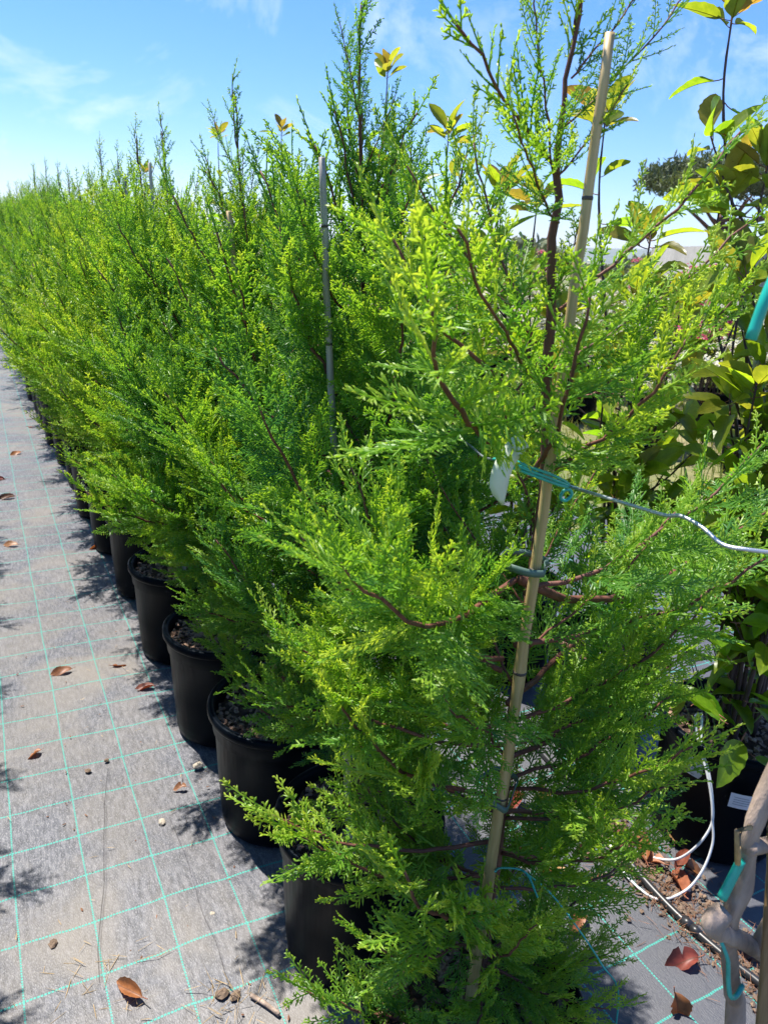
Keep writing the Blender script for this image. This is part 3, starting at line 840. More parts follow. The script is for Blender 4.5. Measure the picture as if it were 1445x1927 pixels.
mb = MB()
W = spline([(.66, .41, 1.289), (.628, .43, 1.290), (.62, .452, 1.288), (.62, .48, 1.296), (.62, .506, 1.298), (.62, .525, 1.292), (.62, .56, 1.288), (.62, .62, 1.282), (.634, .695, 1.270)], 60)
tube(mb, W, .0021, 8, 0, True)
W2 = spline([(.545, .70, 1.308), (.60, .83, 1.272), (.62, .92, 1.271), (.62, 1.08, 1.262), (.60, 1.26, 1.253), (.54, 1.19, 1.25)], 30)
tube(mb, W2, .0017, 8, 0, True)
tag(mb.build('tension_wire', M['wire']), 'kinked galvanised wire running past the nearest conifer at shoulder height', 'wire')
mb = MB()
for k in range(3):
    dx, dz = (-.0, .002, -.001)[k], (.0, .0045, -.004)[k]
    tube(mb, spline([(.528, .697 + dx, 1.312 + dz), (.555, .678 + dx, 1.302 + dz), (.60, .676 + dx, 1.285 + dz), (.632, .69, 1.271 + dz * .4), (.640, .705, 1.266)], 18), .0019, 6, 0, True)
tube(mb, spline([(.640, .703, 1.266), (.648, .70, 1.256), (.640, .70, 1.248), (.630, .70, 1.252), (.634, .70, 1.262), (.644, .70, 1.262)], 16), .0022, 6, 0, True)
tube(mb, spline([(.528, .697, 1.312), (.535, .72, 1.305), (.58, .74, 1.29), (.635, .72, 1.268)], 14), .0019, 6, 0, True)
tag(mb.build('twine_tie', M['twine']), 'bright aqua plastic tie looped round the nearest conifer at the wire', 'plant tie')

# curled white tag hanging from the tie
mb = MB(); n = 14; u = np.linspace(0, 1, n)
C_ = spline([(0.52, 0.65, 1.349), (0.502, 0.642, 1.341), (0.488, 0.638, 1.325), (0.486, 0.64, 1.303), (0.499, 0.646, 1.276)], n)
V = []
TG = nrm(np.gradient(C_, axis=0))
for a, q, tg_ in zip(C_, u, TG):
    w = np.cross(np.array([.42, .84, -.25]), tg_); w = w / np.linalg.norm(w) * .0105 * (1 if q < .8 else 1 - (q - .8) * 4.2)
    V += [a - w, a - w * .33 + np.array([0, -.0012, 0]), a + w * .33 + np.array([0, -.0012, 0]), a + w]
q4 = [[i * 4 + j, i * 4 + j + 1, (i + 1) * 4 + j + 1, (i + 1) * 4 + j] for i in range(n - 1) for j in range(3)]
mb.add(V, [q4], 0, True)
o = mb.build('plant_tag', M['paper']); md = o.modifiers.new('thickness', 'SOLIDIFY'); md.thickness = .0006
tag(o, 'curled blank white plastic tag hanging on the aqua tie of the nearest conifer', 'plant tag')


def tape(label, pts, w):
    mb = MB(); P = spline(pts, 18); V = []
    for a in P: V += [a + np.array([0, 0, -w]), a + np.array([0, -.001, 0]), a + np.array([0, 0, w])]
    mb.add(V, [[[i * 3 + j, i * 3 + j + 1, (i + 1) * 3 + j + 1, (i + 1) * 3 + j] for i in range(17) for j in range(2)]], 0, True)
    o = mb.build('tape_tie', M['tape']); md = o.modifiers.new('thickness', 'SOLIDIFY'); md.thickness = .0007
    tag(o, label, 'plant tie', 'flat tape ties on the nearest bamboo stake')


tape('upper grey-green tape tie, wrapped round the bamboo stake just above a node', [(.566, .712, 1.163), (.585, .690, 1.160), (.604, .684, 1.158), (.613, .690, 1.158), (.622, .705, 1.160), (.638, .715, 1.156), (.634, .745, 1.156), (.60, .755, 1.16), (.575, .735, 1.163)], .0050)
tape('lower grey-green tape tie, knotted round the bamboo stake and trunk near the bottom', [(.578, .715, .792), (.592, .694, .786), (.604, .690, .778), (.613, .694, .784), (.628, .705, .797), (.642, .72, .80), (.632, .755, .795), (.595, .75, .79)], .0052)
mb = MB()
tube(mb, spline([(.60, .69, .665), (.62, .70, .655), (.66, .69, .640), (.665, .66, .615)], 14), .0016, 6); tube(mb, spline([(.655, .69, .645), (.70, .66, .60), (.76, .60, .50), (.80, .58, .40), (.83, .60, .02)], 20), .0014, 6)
tag(mb.build('twine_tie', M['twine']), 'thin aqua string at the foot of the bamboo stake, running down to the ground', 'string')

# ------------------------------------------------------------------ dry bare plant and brown cane close by on the right
sc = lambda p, s: (p[0] * s, p[1] * s, 1.55 + (p[2] - 1.55) * s)
pot(.64, .22, 'black pot of the dry bare plant close to the camera', None, False)
t = thing('dry_shrub', 'bare dry plant with a knobbly grey-brown stem, close at the lower right edge', 'shrub', (.62, .25, .30))
O3 = np.array([.62, .25, .30])
mb = MB()
P = [(.74, .4, 1.10), (.722, .4, 1.02), (.71, .4, .951), (.72, .4, .877), (.716, .4, .813), (.737, .4, .744), (.768, .4, .664), (.794, .4, .594)]
P = [np.array(sc(p, .88)) - O3 for p in P] + [np.array([.69, .29, .40]) - O3, np.array([.655, .25, .29]) - O3]
S = spline(P, 40); r = np.interp(np.linspace(0, 1, 40), [0, .12, .3, .36, .42, .5, .7, 1], [.0085, .0135, .0105, .0165, .012, .0115, .0145, .017]) + NR.normal(0, .0006, 40)
tube(mb, S, r * .74, 12); mb.build('stem', M['drywood'], t)
mb = MB(); P = [np.array(sc(p, .87)) - O3 for p in [(.700, .4, .835), (.684, .4, .822), (.700, .4, .803), (.759, .4, .758), (.824, .4, .701), (.90, .42, .66)]]
tube(mb, spline(P, 22), np.interp(np.linspace(0, 1, 22), [0, .15, .5, 1], [.0100, .0125, .0100, .0085]) + NR.normal(0, .0005, 22), 10); mb.build('branch', M['drywood'], t)
mb = MB(); P = [np.array(sc(p, .86)) - O3 for p in [(.790, .4, .735), (.800, .4, .775), (.830, .4, .84), (.87, .42, .92)]]
tube(mb, spline(P, 12), np.linspace(.0075, .005, 12), 8); mb.build('branch', M['drywood'], t)
mb = MB(); P = [np.array(sc(p, .87)) - O3 for p in [(.705, .4, .955), (.683, .4, .958), (.700, .4, .905)]]
tube(mb, P, .0030, 6); mb.build('twig', M['straw'], t)
mb = MB(); P = [np.array(sc(p, .87)) - O3 for p in [(.712, .4, .925), (.745, .4, .915), (.79, .4, .91)]]
tube(mb, spline(P, 10), np.linspace(.009, .006, 10), 8); mb.build('stub', M['drywood'], t)

stake('brown cane behind the dry bare stem at the right edge', 'canes', (.662, .20, .30), (.655, .47, 1.60), .0122, .0095, [.18, .36, .55, .74], 'browncane', seed=9)
mb = MB(); tube(mb, spline([sc(p, .875) for p in [(.688, .4, .859), (.697, .4, .885), (.705, .4, .908)]], 10), np.linspace(.0050, .0047, 10), 12)
tag(mb.build('tie_tube', M['tealtube']), 'short teal plastic tube hanging beside the dry stem at the lower right', 'plastic tube')
mb = MB(); tube(mb, spline([(.527, .4, 1.492), (.536, .4, 1.531), (.565, .41, 1.565), (.64, .45, 1.56)], 16), .0045, 12)
tag(mb.build('tie_tube', M['tealtube']), 'teal plastic tube end sticking into the picture at the upper right edge', 'plastic tube')
mb = MB(); tube(mb, spline([sc(p, .86) for p in [(.705, .4, .79), (.714, .39, .765), (.722, .39, .745), (.730, .39, .72), (.735, .385, .695), (.748, .385, .688), (.765, .39, .692)]], 18), np.linspace(.0020, .0028, 18), 6)
tag(mb.build('twine_tie', M['twine']), 'faded aqua tape scrap wound on the dry stem at the lower right corner', 'plant tie')

# ------------------------------------------------------------------ irrigation
mb = MB()
tube(mb, spline([(1.50, 1.9, .014), (1.47, 1.55, .013), (1.445, 1.334, .013), (1.412, 1.185, .013), (1.39, 1.04, .014), (1.383, .923, .013), (1.388, .828, .013), (1.399, .745, .013), (1.413, .671, .013), (1.44, .45, .013)], 60), .0098, 12)
tube(mb, [(1.385, .885, .0135), (1.3865, .86, .0135)], .0125, 12); tube(mb, [(1.3865, .86, .0135), (1.3875, .835, .0135)], .0112, 12)
tag(mb.build('irrigation_pipe', M['pipe']), 'black irrigation pipe lying among dead leaves on the ground at right', 'hose')
mb = MB()
tube(mb, spline([(1.66, 1.16, .36), (1.58, 1.115, .40), (1.547, 1.07, .365), (1.540, 1.02, .305), (1.535, .985, .245), (1.53, .965, .195), (1.522, .945, .142), (1.49, .934, .076), (1.447, .940, .022), (1.373, .960, .010), (1.357, 1.045, .010), (1.384, 1.133, .012), (1.440, 1.215, .03), (1.45, 1.26, .10)], 90), .0034, 8)
tag(mb.build('drip_tube', M['drip']), 'outer of two thin white drip tube loops hanging from the labelled pot', 'hose')
mb = MB()
tube(mb, spline([(1.65, 1.15, .37), (1.585, 1.10, .405), (1.553, 1.06, .355), (1.545, 1.015, .30), (1.540, .985, .24), (1.53, .966, .185), (1.50, .971, .122), (1.48, 1.008, .052), (1.462, 1.074, .012), (1.425, 1.140, .012), (1.408, 1.20, .024)], 80), .0034, 8)
tag(mb.build('drip_tube', M['drip']), 'inner of two thin white drip tube loops hanging from the labelled pot', 'hose')
mb = MB()
tube(mb, spline([(1.62, 1.62, .37), (1.60, 1.42, .36), (1.62, 1.36, .25), (1.60, 1.30, .08), (1.52, 1.32, .012), (1.44, 1.36, .014)], 40), .003, 8)
tag(mb.build('drip_tube', M['drip']), 'greyish drip tube curving down between the two right-hand pots', 'hose')

# ------------------------------------------------------------------ leaves
def leaf_mesh(name, L, W, fold, curl, twist, seed, mat, stalk=.02, bites=0, wave=.0, bend=0.0, tipw=.35):
    rng = np.random.default_rng(seed); n = 13
    u = np.linspace(0, 1, n)
    w = W * .5 * np.sin(np.pi * np.clip(u, 0, 1) ** .82) ** .72 * (1 - tipw * u * .35); w[0] = .0012; w[-1] = .0004
    cx = [-1, -.6, 0, .6, 1]
    V = []
    bl = [(rng.uniform(.2, .85), rng.choice([0, 4]), rng.uniform(.06, .1), rng.uniform(.3, .7)) for _ in range(bites)]
    for i, q in enumerate(u):
        for j, c in enumerate(cx):
            ww = w[i] * (1 + .05 * math.sin(i * 2.9 + j))
            for (bu, bj, bw, bd) in bl:
                if (j == bj or j == abs(bj - 1)) and abs(q - bu) < bw: ww *= (1 - bd * (1 - abs(q - bu) / bw))
            x = c * ww; y = stalk + q * L
            z = abs(c) * ww * fold - curl * L * q * q + wave * L * math.sin(q * 9 + c * 1.4) * abs(c) + twist * x * q * 4
            x += bend * L * q * q
            V.append((x, y, z))
    mb = MB()
    mb.add(V, [[[i * 5 + j, i * 5 + j + 1, (i + 1) * 5 + j + 1, (i + 1) * 5 + j] for i in range(n - 1) for j in range(4)]], 0, True)
    tube(mb, [(0, 0, .004), (0, stalk * .5, .001), (0, stalk, 0)], .0011, 4, 1)
    tube(mb, [(bend * L * q * q, stalk + L * q, -curl * L * q * q - .0006) for q in np.linspace(0, .9, 7)], np.linspace(.0010, .0004, 7), 3, 0)
    return mb.mesh(name, [mat, M['petiole']])


LEAF = [leaf_mesh('leaf', .098, .042, .38, .16, .2, 1, M['leaf']), leaf_mesh('leaf', .092, .040, .50, .28, -.25, 2, M['leaf'], wave=.015),
        leaf_mesh('leaf', .105, .043, .30, .10, .1, 3, M['leaf'], bites=2), leaf_mesh('leaf', .086, .041, .42, .34, -.1, 4, M['leaf'], wave=.02),
        leaf_mesh('leaf', .098, .040, .55, .05, .3, 5, M['leaf'], bites=1), leaf_mesh('leaf', .080, .036, .65, .20, -.3, 6, M['leaf'], wave=.02)]


def put_leaf(root, p, d, nrm_, size, col, rng, me=None):
    Y = Vector(d).normalized(); Z = Vector(nrm_); Z -= Y * Z.dot(Y)
    if Z.length < 1e-3: Z = Y.orthogonal()
    Z.normalize(); X = Y.cross(Z)
    o = link('leaf', me or rng.choice(LEAF), root)
    o.matrix_local = Matrix.Translation(Vector(p)) @ (Matrix((X, Y, Z)).transposed() @ Matrix.Rotation(rng.gauss(0, .35), 3, 'Y') * size).to_4x4()
    o.color = (*col, 1)
    return o


def leaf_col(h, rng):
    """h 0 old and green .. 1 young and reddish."""
    a = Vector((.105, .205, .016)); b = Vector((.185, .235, .018)); c = Vector((.190, .150, .035)); e = Vector((.19, .085, .045))
    h = max(0, min(1, h + rng.uniform(-.22, .22)))
    k = a.lerp(b, h / .45) if h < .45 else (b.lerp(c, (h - .45) / .35) if h < .8 else c.lerp(e, (h - .8) / .2))
    return tuple(k * rng.uniform(.8, 1.2))


def photinia(x, y, label, group, tops, rng, size=1.0, dens=1.0, low=.42, simple_=False, pot_label=None, soil_z=.30):
    root = thing('photinia_shrub', label, 'shrub', (x, y, 0), 0, group)
    for (tx, ty, tz) in tops:
        bx, by = rng.uniform(-.05, .05), rng.uniform(-.05, .05)
        P = [Vector((bx, by, soil_z)), Vector((bx * .8 + (tx - x) * .12, by * .8 + (ty - y) * .12, .62)), Vector(((tx - x) * .45 + rng.uniform(-.03, .03), (ty - y) * .45 + rng.uniform(-.03, .03), .55 * tz + .18)), Vector(((tx - x) * .92, (ty - y) * .92, tz - .24)), Vector((tx - x, ty - y, tz))]
        S = spline(P, 26); mb = MB()
        tube(mb, S, np.linspace(.0068, .0022, 26) * (1 + .12 * np.sin(np.arange(26) * 2.1)), 7)
        st = mb.build('stem', M['stem'], root)
        at = lambda z: Vector([np.interp(z, S[:, 2], S[:, k]) for k in (0, 1)] + [z])
        az = rng.uniform(0, 6.28)

        def rosette(c, axis, n, sz, h0):
            nonlocal az
            for k in range(n):
                az += 2.4; el = R_(rng.uniform(8, 50) + 24 * k / n)
                ref = axis.orthogonal().normalized(); q2 = axis.cross(ref)
                rd = ref * math.cos(az) + q2 * math.sin(az)
                d = rd * math.cos(el) + axis * math.sin(el)
                nn = axis * math.cos(el) - rd * math.sin(el)
                put_leaf(root, c - axis * (.045 * (1 - k / n)), d, nn, sz * rng.uniform(.62, 1.06), leaf_col(h0 + .18 * k / n, rng), rng)
        hz = (tz - 1.0) / 1.0
        rosette(Vector(S[-1]), (Vector(S[-1]) - Vector(S[-3])).normalized(), int(8 * dens) + 1, size, .42 + .2 * hz)
        z = low + rng.uniform(0, .06)
        while z < tz - .10:
            az += 2.4; el = R_(rng.uniform(-18, 38)); d = Vector((math.cos(az) * math.cos(el), math.sin(az) * math.cos(el), math.sin(el)))
            if rng.random() < .85:
                put_leaf(root, at(z), d, Vector((0, 0, 1)) + d * rng.uniform(-.3, .3), size * rng.uniform(.7, 1.1), leaf_col(.08 + .36 * (z / tz) ** 2, rng), rng)
            z += rng.uniform(.035, .085) / dens
        nb = int(rng.choice([3, 4, 4, 5]) * dens)
        for k in range(nb):
            zb = rng.uniform(max(low + .1, tz * .42), tz - .15); az += 2.1; el = R_(rng.uniform(25, 60)); ln = rng.uniform(.10, .24)
            d = Vector((math.cos(az) * math.cos(el), math.sin(az) * math.cos(el), math.sin(el)))
            b = at(zb); e = b + d * ln + Vector((0, 0, .03))
            mb = MB(); tube(mb, spline([b, b + d * ln * .5 - Vector((0, 0, .008)), e], 8), np.linspace(.0035, .0018, 8), 6); mb.build('branch', M['stem'], root)
            rosette(e, (e - b).normalized(), rng.choice([4, 5, 6, 7]), size * .92, .22 + .28 * hz)
    return root


rng = random.Random(5)
PH = [
    (1.73, 1.10, 'nearest broad-leaved shrub at the right edge, tall dark stem with olive leaves against the sky', [(1.58, 1.43, 2.08), (1.60, 1.27, 1.76), (1.60, 1.38, 1.70), (1.52, 1.20, 1.52), (1.50, 1.10, 1.30), (1.66, 1.02, 1.40), (1.58, 1.10, 1.20), (1.70, .98, 1.02), (1.54, 1.08, .98), (1.58, .98, .86), (1.62, 1.0, 1.26), (1.78, 1.15, .85)], 1.36, 1.0),
    (1.70, 1.58, 'second broad-leaved shrub from the right edge, stem tips just behind the bamboo stake top', [(1.58, 1.80, 1.90), (1.62, 1.60, 1.60), (1.50, 1.50, 1.45), (1.56, 1.62, 1.28), (1.60, 1.5, 1.08), (1.58, 1.42, 1.42), (1.75, 1.4, .85)], 1.28, 1.0),
    (1.68, 2.05, 'third broad-leaved shrub, drooping leaves between the nearest conifer and its left shoot', [(1.58, 2.26, 1.73), (1.60, 2.08, 1.69), (1.60, 1.90, 1.36), (1.58, 2.0, 1.05), (1.56, 1.85, .85)], 1.2, 1.3),
    (1.66, 2.58, 'fourth broad-leaved shrub, a single ragged rosette against the open sky', [(1.60, 2.65, 1.93), (1.64, 2.5, 1.5), (1.56, 2.5, 1.2), (1.56, 2.4, .95)], 1.12, 1.25),
    (1.64, 3.10, 'fifth broad-leaved shrub, tall tip with three leaf clusters right of the second conifer', [(1.60, 3.17, 2.20), (1.62, 3.17, 1.82), (1.6, 3.0, 1.4), (1.6, 3.1, 1.0)], 1.0, 1.1),
    (1.62, 3.62, 'sixth broad-leaved shrub, brownish leaves hidden behind the second conifer', [(1.58, 3.65, 1.66), (1.62, 3.55, 1.3)], 1.0, 1.1),
    (1.62, 4.25, 'seventh broad-leaved shrub, reddish-brown rosette behind the third conifer tip', [(1.60, 4.43, 2.08), (1.60, 4.16, 1.70), (1.6, 4.2, 1.2)], 1.0, 1.1),
    (1.62, 4.9, 'eighth broad-leaved shrub, hidden low behind the conifers', [(1.60, 4.9, 1.6), (1.6, 4.9, 1.1)], 1.0, 1.0),
    (1.62, 5.6, 'ninth broad-leaved shrub, dark leaf cluster left of the third conifer tips', [(1.60, 5.70, 2.15), (1.6, 5.5, 1.6)], 1.05, 1.1),
    (1.62, 8.3, 'far broad-leaved shrub, orange tips just above the hedge left of centre', [(1.60, 8.38, 2.02), (1.6, 8.3, 1.6)], 1.1, 1.0),
    (1.62, 12.3, 'farthest broad-leaved shrub, one orange leaf tip above the far hedge', [(1.60, 12.3, 1.86)], 1.25, 1.0)]
for x, y, lab, tops, sz, dn in PH:
    photinia(x, y, lab, 'broad-leaved shrubs in the row behind the conifers', tops, rng, sz, dn)
RPOT = ['big black pot with two white labels, at the right edge under the broad-leaved shrub', 'black pot just behind the labelled one, half hidden by conifer branches']
for k, (x, y, *_) in enumerate(PH):
    pot(x, y, RPOT[k] if k < 2 else 'black pot of the ' + ORD[k] + ' broad-leaved shrub, behind the conifers', 'pots of the broad-leaved shrub row', k < 2, 0, 1.06 if k == 0 else 1.0)
# low leaves over the labelled pot
rt = bpy.data.objects['photinia_shrub']
for p, d, nn, s, c in [((1.60, .985, .43), (-.62, -.28, -.16), (-.3, -.35, .85), 1.55, (.16, .27, .015)), ((1.63, 1.0, .50), (-.3, -.5, .1), (-.2, -.3, .9), 1.15, (.13, .24, .015)),
                       ((1.52, 1.13, .52), (-.3, -.2, -.8), (-.7, -.6, .2), .85, (.17, .19, .015)), ((1.60, 1.02, .60), (-.4, -.3, .5), (-.4, -.4, .6), 1.1, (.11, .21, .02)),
                       ((1.62, 1.0, .66), (.2, -.3, .8), (-.5, -.6, .3), 1.0, (.12, .23, .02)), ((1.66, .98, .46), (.1, -.6, .2), (-.2, -.3, .9), 1.2, (.10, .2, .02)),
                       ((1.58, .95, .40), (.3, -.6, -.1), (-.2, -.4, .9), .8, (.10, .2, .02))]:
    put_leaf(rt, Vector(p) - rt.location, d, nn, s, c, rng, LEAF[0])
for k in range(34):
    p = Vector((rng.uniform(1.47, 1.68), rng.uniform(.95, 1.26), rng.uniform(.42, .92))); a = rng.uniform(0, 6.28)
    d = Vector((math.cos(a), math.sin(a), rng.uniform(-.6, .5)))
    put_leaf(rt, p - rt.location, d, Vector((rng.uniform(-.7, .1), rng.uniform(-.7, .1), .8)), rng.uniform(.9, 1.4), tuple(v * rng.uniform(.85, 1.2) for v in (.15, .265, .018)), rng)
for k in range(16):
    mb = MB(); a = rng.uniform(0, 6.28); b = Vector((rng.uniform(-.09, .05), rng.uniform(-.10, .08), .30)); e = b + Vector((math.cos(a) * .12, math.sin(a) * .12, rng.uniform(.05, .34)))
    tube(mb, spline([b, (b + e) / 2 + Vector((0, 0, rng.uniform(-.02, .05))), e], 8), np.linspace(.003, .0012, 8), 5); mb.build('twig', M['greenstem'], rt)

# paper labels on the near right pot
def label_patch(name, a0, a1, z0, z1, r, point=False, lines=4, tiltz=0.0):
    pr = bpy.data.objects[LBL_POT]
    mb = MB(); n = 8; an = np.linspace(a0, a1, n); V = []
    for k, a in enumerate(an):
        zz = tiltz * k / n
        V += [(r * math.cos(a), r * math.sin(a), z0 + zz + (.012 if point and k in (0, n - 1) else 0)), ((r + .004) * math.cos(a), (r + .004) * math.sin(a), z1 + zz)]
    mb.add(V, [[[2 * k, 2 * k + 2, 2 * k + 3, 2 * k + 1] for k in range(n - 1)]], 0, True)
    for q in range(lines):
        h = .0007; zc = z1 - (z1 - z0) * (.25 + .16 * q); m0 = a0 + (a1 - a0) * .1; m1 = a0 + (a1 - a0) * (.5 + .1 * ((q * 7) % 3))
        V = []
        for k, a in enumerate(np.linspace(m0, m1, 5)):
            zz = tiltz * (a - a0) / (a1 - a0); rr_ = r + .004 * (zc - z0) / (z1 - z0) + .0006
            V += [(rr_ * math.cos(a), rr_ * math.sin(a), zc - h + zz), (rr_ * math.cos(a), rr_ * math.sin(a), zc + h + zz)]
        mb.add(V, [[[2 * k, 2 * k + 2, 2 * k + 3, 2 * k + 1] for k in range(4)]], 1, False)
    mb.build(name, [M['label'], M['ink']], pr)


LBL_POT = [o.name for o in COL.objects if o.name.startswith('plant_pot') and o.get('label') == RPOT[0]][0]
label_patch('paper_label', R_(222), R_(250), .215, .262, .1755, tiltz=-.004)
label_patch('paper_label', R_(184), R_(199), .262, .318, .1785, point=True, lines=5)

# ------------------------------------------------------------------ flowering shrubs behind
M['shrubleaf'] = tint_mat('shrub_leaf', [(0, (.07, .12, .02)), (.5, (.17, .24, .035)), (1, (.32, .36, .08))], .5, .5)
M['white'] = tint_mat('white_blossom', [(0, (.68, .64, .42)), (1, (.84, .82, .70))], .7, .4, (1, 1, 1))
M['pink'] = tint_mat('pink_blossom', [(0, (.62, .05, .17)), (1, (.78, .20, .34))], .6, .4, (1.1, 1, 1))
M['pineleaf'] = tint_mat('pine_needles', [(0, (.035, .06, .02)), (.5, (.07, .10, .03)), (1, (.12, .15, .05))], .6, .25)
M['treeline'] = tint_mat('far_foliage', [(0, (.05, .075, .03)), (.6, (.10, .13, .045)), (1, (.16, .17, .07))], .7, .2)
M['grass'] = tint_mat('weed_grass', [(0, (.08, .14, .02)), (.6, (.20, .26, .05)), (1, (.36, .33, .12))], .6, .35)


def rdir(rng, n):
    a = rng.normal(size=(n, 3)); return nrm(a)


def shrub_meshes(seed, h, rad, narrow, bcol, nb, nleaf):
    rng = np.random.default_rng(seed); st, fo, bl = MB(), MB(), MB()
    tips = []
    for k in range(11):
        a = k * 2.4 + rng.uniform(-.3, .3); rr_ = rad * math.sqrt(rng.uniform(.05, 1)); zt = h * rng.uniform(.75, 1.0) * (1 - .25 * (rr_ / rad) ** 2)
        P = spline([(0.03 * math.cos(a), .03 * math.sin(a), .28), (rr_ * .5 * math.cos(a), rr_ * .5 * math.sin(a), .28 + (zt - .28) * .5), (rr_ * math.cos(a), rr_ * math.sin(a), zt)], 10)
        tube(st, P, np.linspace(.007, .002, 10), 5); tips.append(P)
    P = []; D = []
    for _ in range(nleaf):
        T = tips[rng.integers(len(tips))]; q = rng.uniform(.25, 1) ** .7; i = q * 9; k = min(8, int(i)); p = T[k] + (T[k + 1] - T[k]) * (i - k)
        P.append(p + rng.normal(0, .035, 3)); d = rng.normal(0, 1, 3); d[2] = abs(d[2]) * .6 + .1; D.append(d)
    n = len(P); P = np.array(P)
    blades(fo, P, np.array(D), rdir(rng, n), rng.uniform(.05, .085, n) * (1.35 if narrow else 1), rng.uniform(.022, .034, n) * (.55 if narrow else 1), 0, np.clip(rng.normal(.5, .22, n), 0, 1))
    for _ in range(nb):
        T = tips[rng.integers(len(tips))]; c = T[rng.integers(6, 10)] + rng.normal(0, .09, 3) * np.array([1, 1, .6]); m = 26
        pp = c + rng.normal(0, .022, (m, 3)) * np.array([1.2, 1.2, .6])
        blades(bl, pp, rdir(rng, m) + np.array([0, 0, .5]), rdir(rng, m) + np.array([0, 0, 1.2]), rng.uniform(.018, .03, m), rng.uniform(.016, .026, m), 0, rng.uniform(0, 1, m))
    return st.mesh('stem', [M['stem']]), fo.mesh('foliage', [M['shrubleaf']]), bl.mesh('blossom', [M[bcol]])


WH = [shrub_meshes(40 + k, 1.18, .38, False, 'white', 95, 700) for k in range(3)]
PK = [shrub_meshes(60 + k, 1.34, .30, True, 'pink', 16, 520) for k in range(2)]


def flowering(x, y, kind, label, group, rz, s):
    t = thing('flowering_shrub', label, 'shrub', (x, y, -.01), rz, group); t.scale = (s, s, s)
    a, b, c = rng.choice(WH if kind == 'w' else PK)
    link('stem', a, t); f = link('foliage', b, t); f['kind'] = 'stuff'; f = link('blossom', c, t); f['kind'] = 'stuff'
    return t


rng = random.Random(12)
spots = []
for r_ in range(4):
    for k in range(8):
        spots.append((5.1 + r_ * 1.05 + rng.uniform(-.12, .12), 3.0 + k * .82 + r_ * .25 + rng.uniform(-.12, .12)))
for k, (x, y) in enumerate(spots):
    flowering(x, y, 'w', 'rounded shrub covered in creamy white blossom, one of the block behind the right-hand plants', 'white flowering shrubs in the block behind', rng.uniform(0, 6), rng.uniform(.85, 1.08))
    if x - y * .0 < 6.2: pot(x, y, 'black pot of a white flowering shrub', 'pots of the white flowering shrubs', False)
PKL = [((7.35, 9.5), 'pink flowering bush seen just left of the bamboo stake'), ((7.6, 7.75), 'pink flowering bush seen right of the bamboo stake, below the far wall'), ((6.6, 10.3), 'pink flowering bush seen left of the nearest conifer'), ((5.75, 4.75), 'pink flowering bush among the white shrubs near the right edge'), ((8.6, 7.9), 'pink flowering bush at the foot of the concrete wall'), ((6.9, 9.9), 'pink flowering bush, the middle one of the far group'), ((8.1, 10.2), 'pink flowering bush half hidden by the bamboo stake'), ((6.55, 6.0), 'pink flowering bush rising between white shrubs'), ((5.7, 10.9), 'pink flowering bush farthest left behind the conifers')]
for (x, y), lab in PKL:
    flowering(x, y, 'p', lab, 'pink flowering bushes', rng.uniform(0, 6), rng.uniform(.98, 1.12))

# weeds and grass between the blocks
mb = MB(); n = 9000; g = np.random.default_rng(4)
P = np.stack([g.uniform(3.2, 9.0, n), g.uniform(1.8, 11, n), np.full(n, -.02)], -1)
blades(mb, P, g.normal(0, .35, (n, 3)) + np.array([0, 0, 1.0]), rdir(g, n), g.uniform(.05, .20, n), g.uniform(.005, .011, n), 0, np.clip(g.normal(.55, .25, n), 0, 1))
tag(mb.build('grass', M['grass']), kind='stuff')

# far treeline
mb = MB(); n = 9000; g = np.random.default_rng(8)
az = g.uniform(R_(-10), R_(62), n); r = g.uniform(60, 130, n)
hh = (1.4 + 1.0 * np.sin(az * 23) + .7 * np.sin(az * 57 + 1)) * g.uniform(.2, 1, n) ** .6
P = np.stack([r * np.sin(az), r * np.cos(az), -.014 * (r - 30) + np.clip(hh, .1, 3)], -1)
blades(mb, P, rdir(g, n) + np.array([0, 0, .5]), rdir(g, n), g.uniform(.5, 1.1, n), g.uniform(.3, .7, n), 0, np.clip(g.normal(.5, .25, n), 0, 1))
tag(mb.build('treeline', M['treeline']), kind='stuff')


def pine(x, y, h, rad, label, seed):
    g = np.random.default_rng(seed); t = thing('umbrella_pine', label, 'tree', (x, y, -.2), 0, 'umbrella pines behind the wall')
    mb = MB(); tube(mb, spline([(0, 0, 0), (.15, 0, h * .35), (0, .1, h * .62)], 12), np.linspace(.22, .14, 12), 9); mb.build('trunk', M['bark'], t)
    cl = []
    for k in range(9):
        a = k * 2.4; R0 = rad * (.35 + .6 * (k % 3) / 2)
        e = np.array([R0 * math.cos(a), R0 * math.sin(a), h * .80 - .12 * R0])
        mb = MB(); S = spline([(0, .05, h * (.45 + .02 * k)), e * np.array([.5, .5, 0]) + np.array([0, 0, h * .62]), e], 10); tube(mb, S, np.linspace(.09, .03, 10), 6); mb.build('limb', M['bark'], t)
    mb = MB()
    for k in range(120):
        a = g.uniform(0, 6.28); q = math.sqrt(g.uniform(0, 1)); c = np.array([rad * q * math.cos(a), rad * q * math.sin(a), h * .80 + (h * .20) * math.sqrt(max(0, 1 - q * q)) * g.uniform(.2, 1)])
        m = 70; P = c + g.normal(0, .17, (m, 3)) * rad / 3 * np.array([1.3, 1.3, .8])
        blades(mb, P, rdir(g, m) + np.array([0, 0, .6]), rdir(g, m), g.uniform(.18, .34, m), g.uniform(.05, .09, m), 0, np.clip(g.normal(.5, .2) + g.normal(0, .15, m), 0, 1))
    f = mb.build('crown', M['pineleaf'], t); f['kind'] = 'stuff'


pine(25.9, 22.0, 5.2, 3.2, 'broad umbrella pine rising behind the concrete wall at right', 1)
pine(31.5, 23.6, 6.0, 3.0, 'umbrella pine cut by the right picture edge behind the wall', 2)

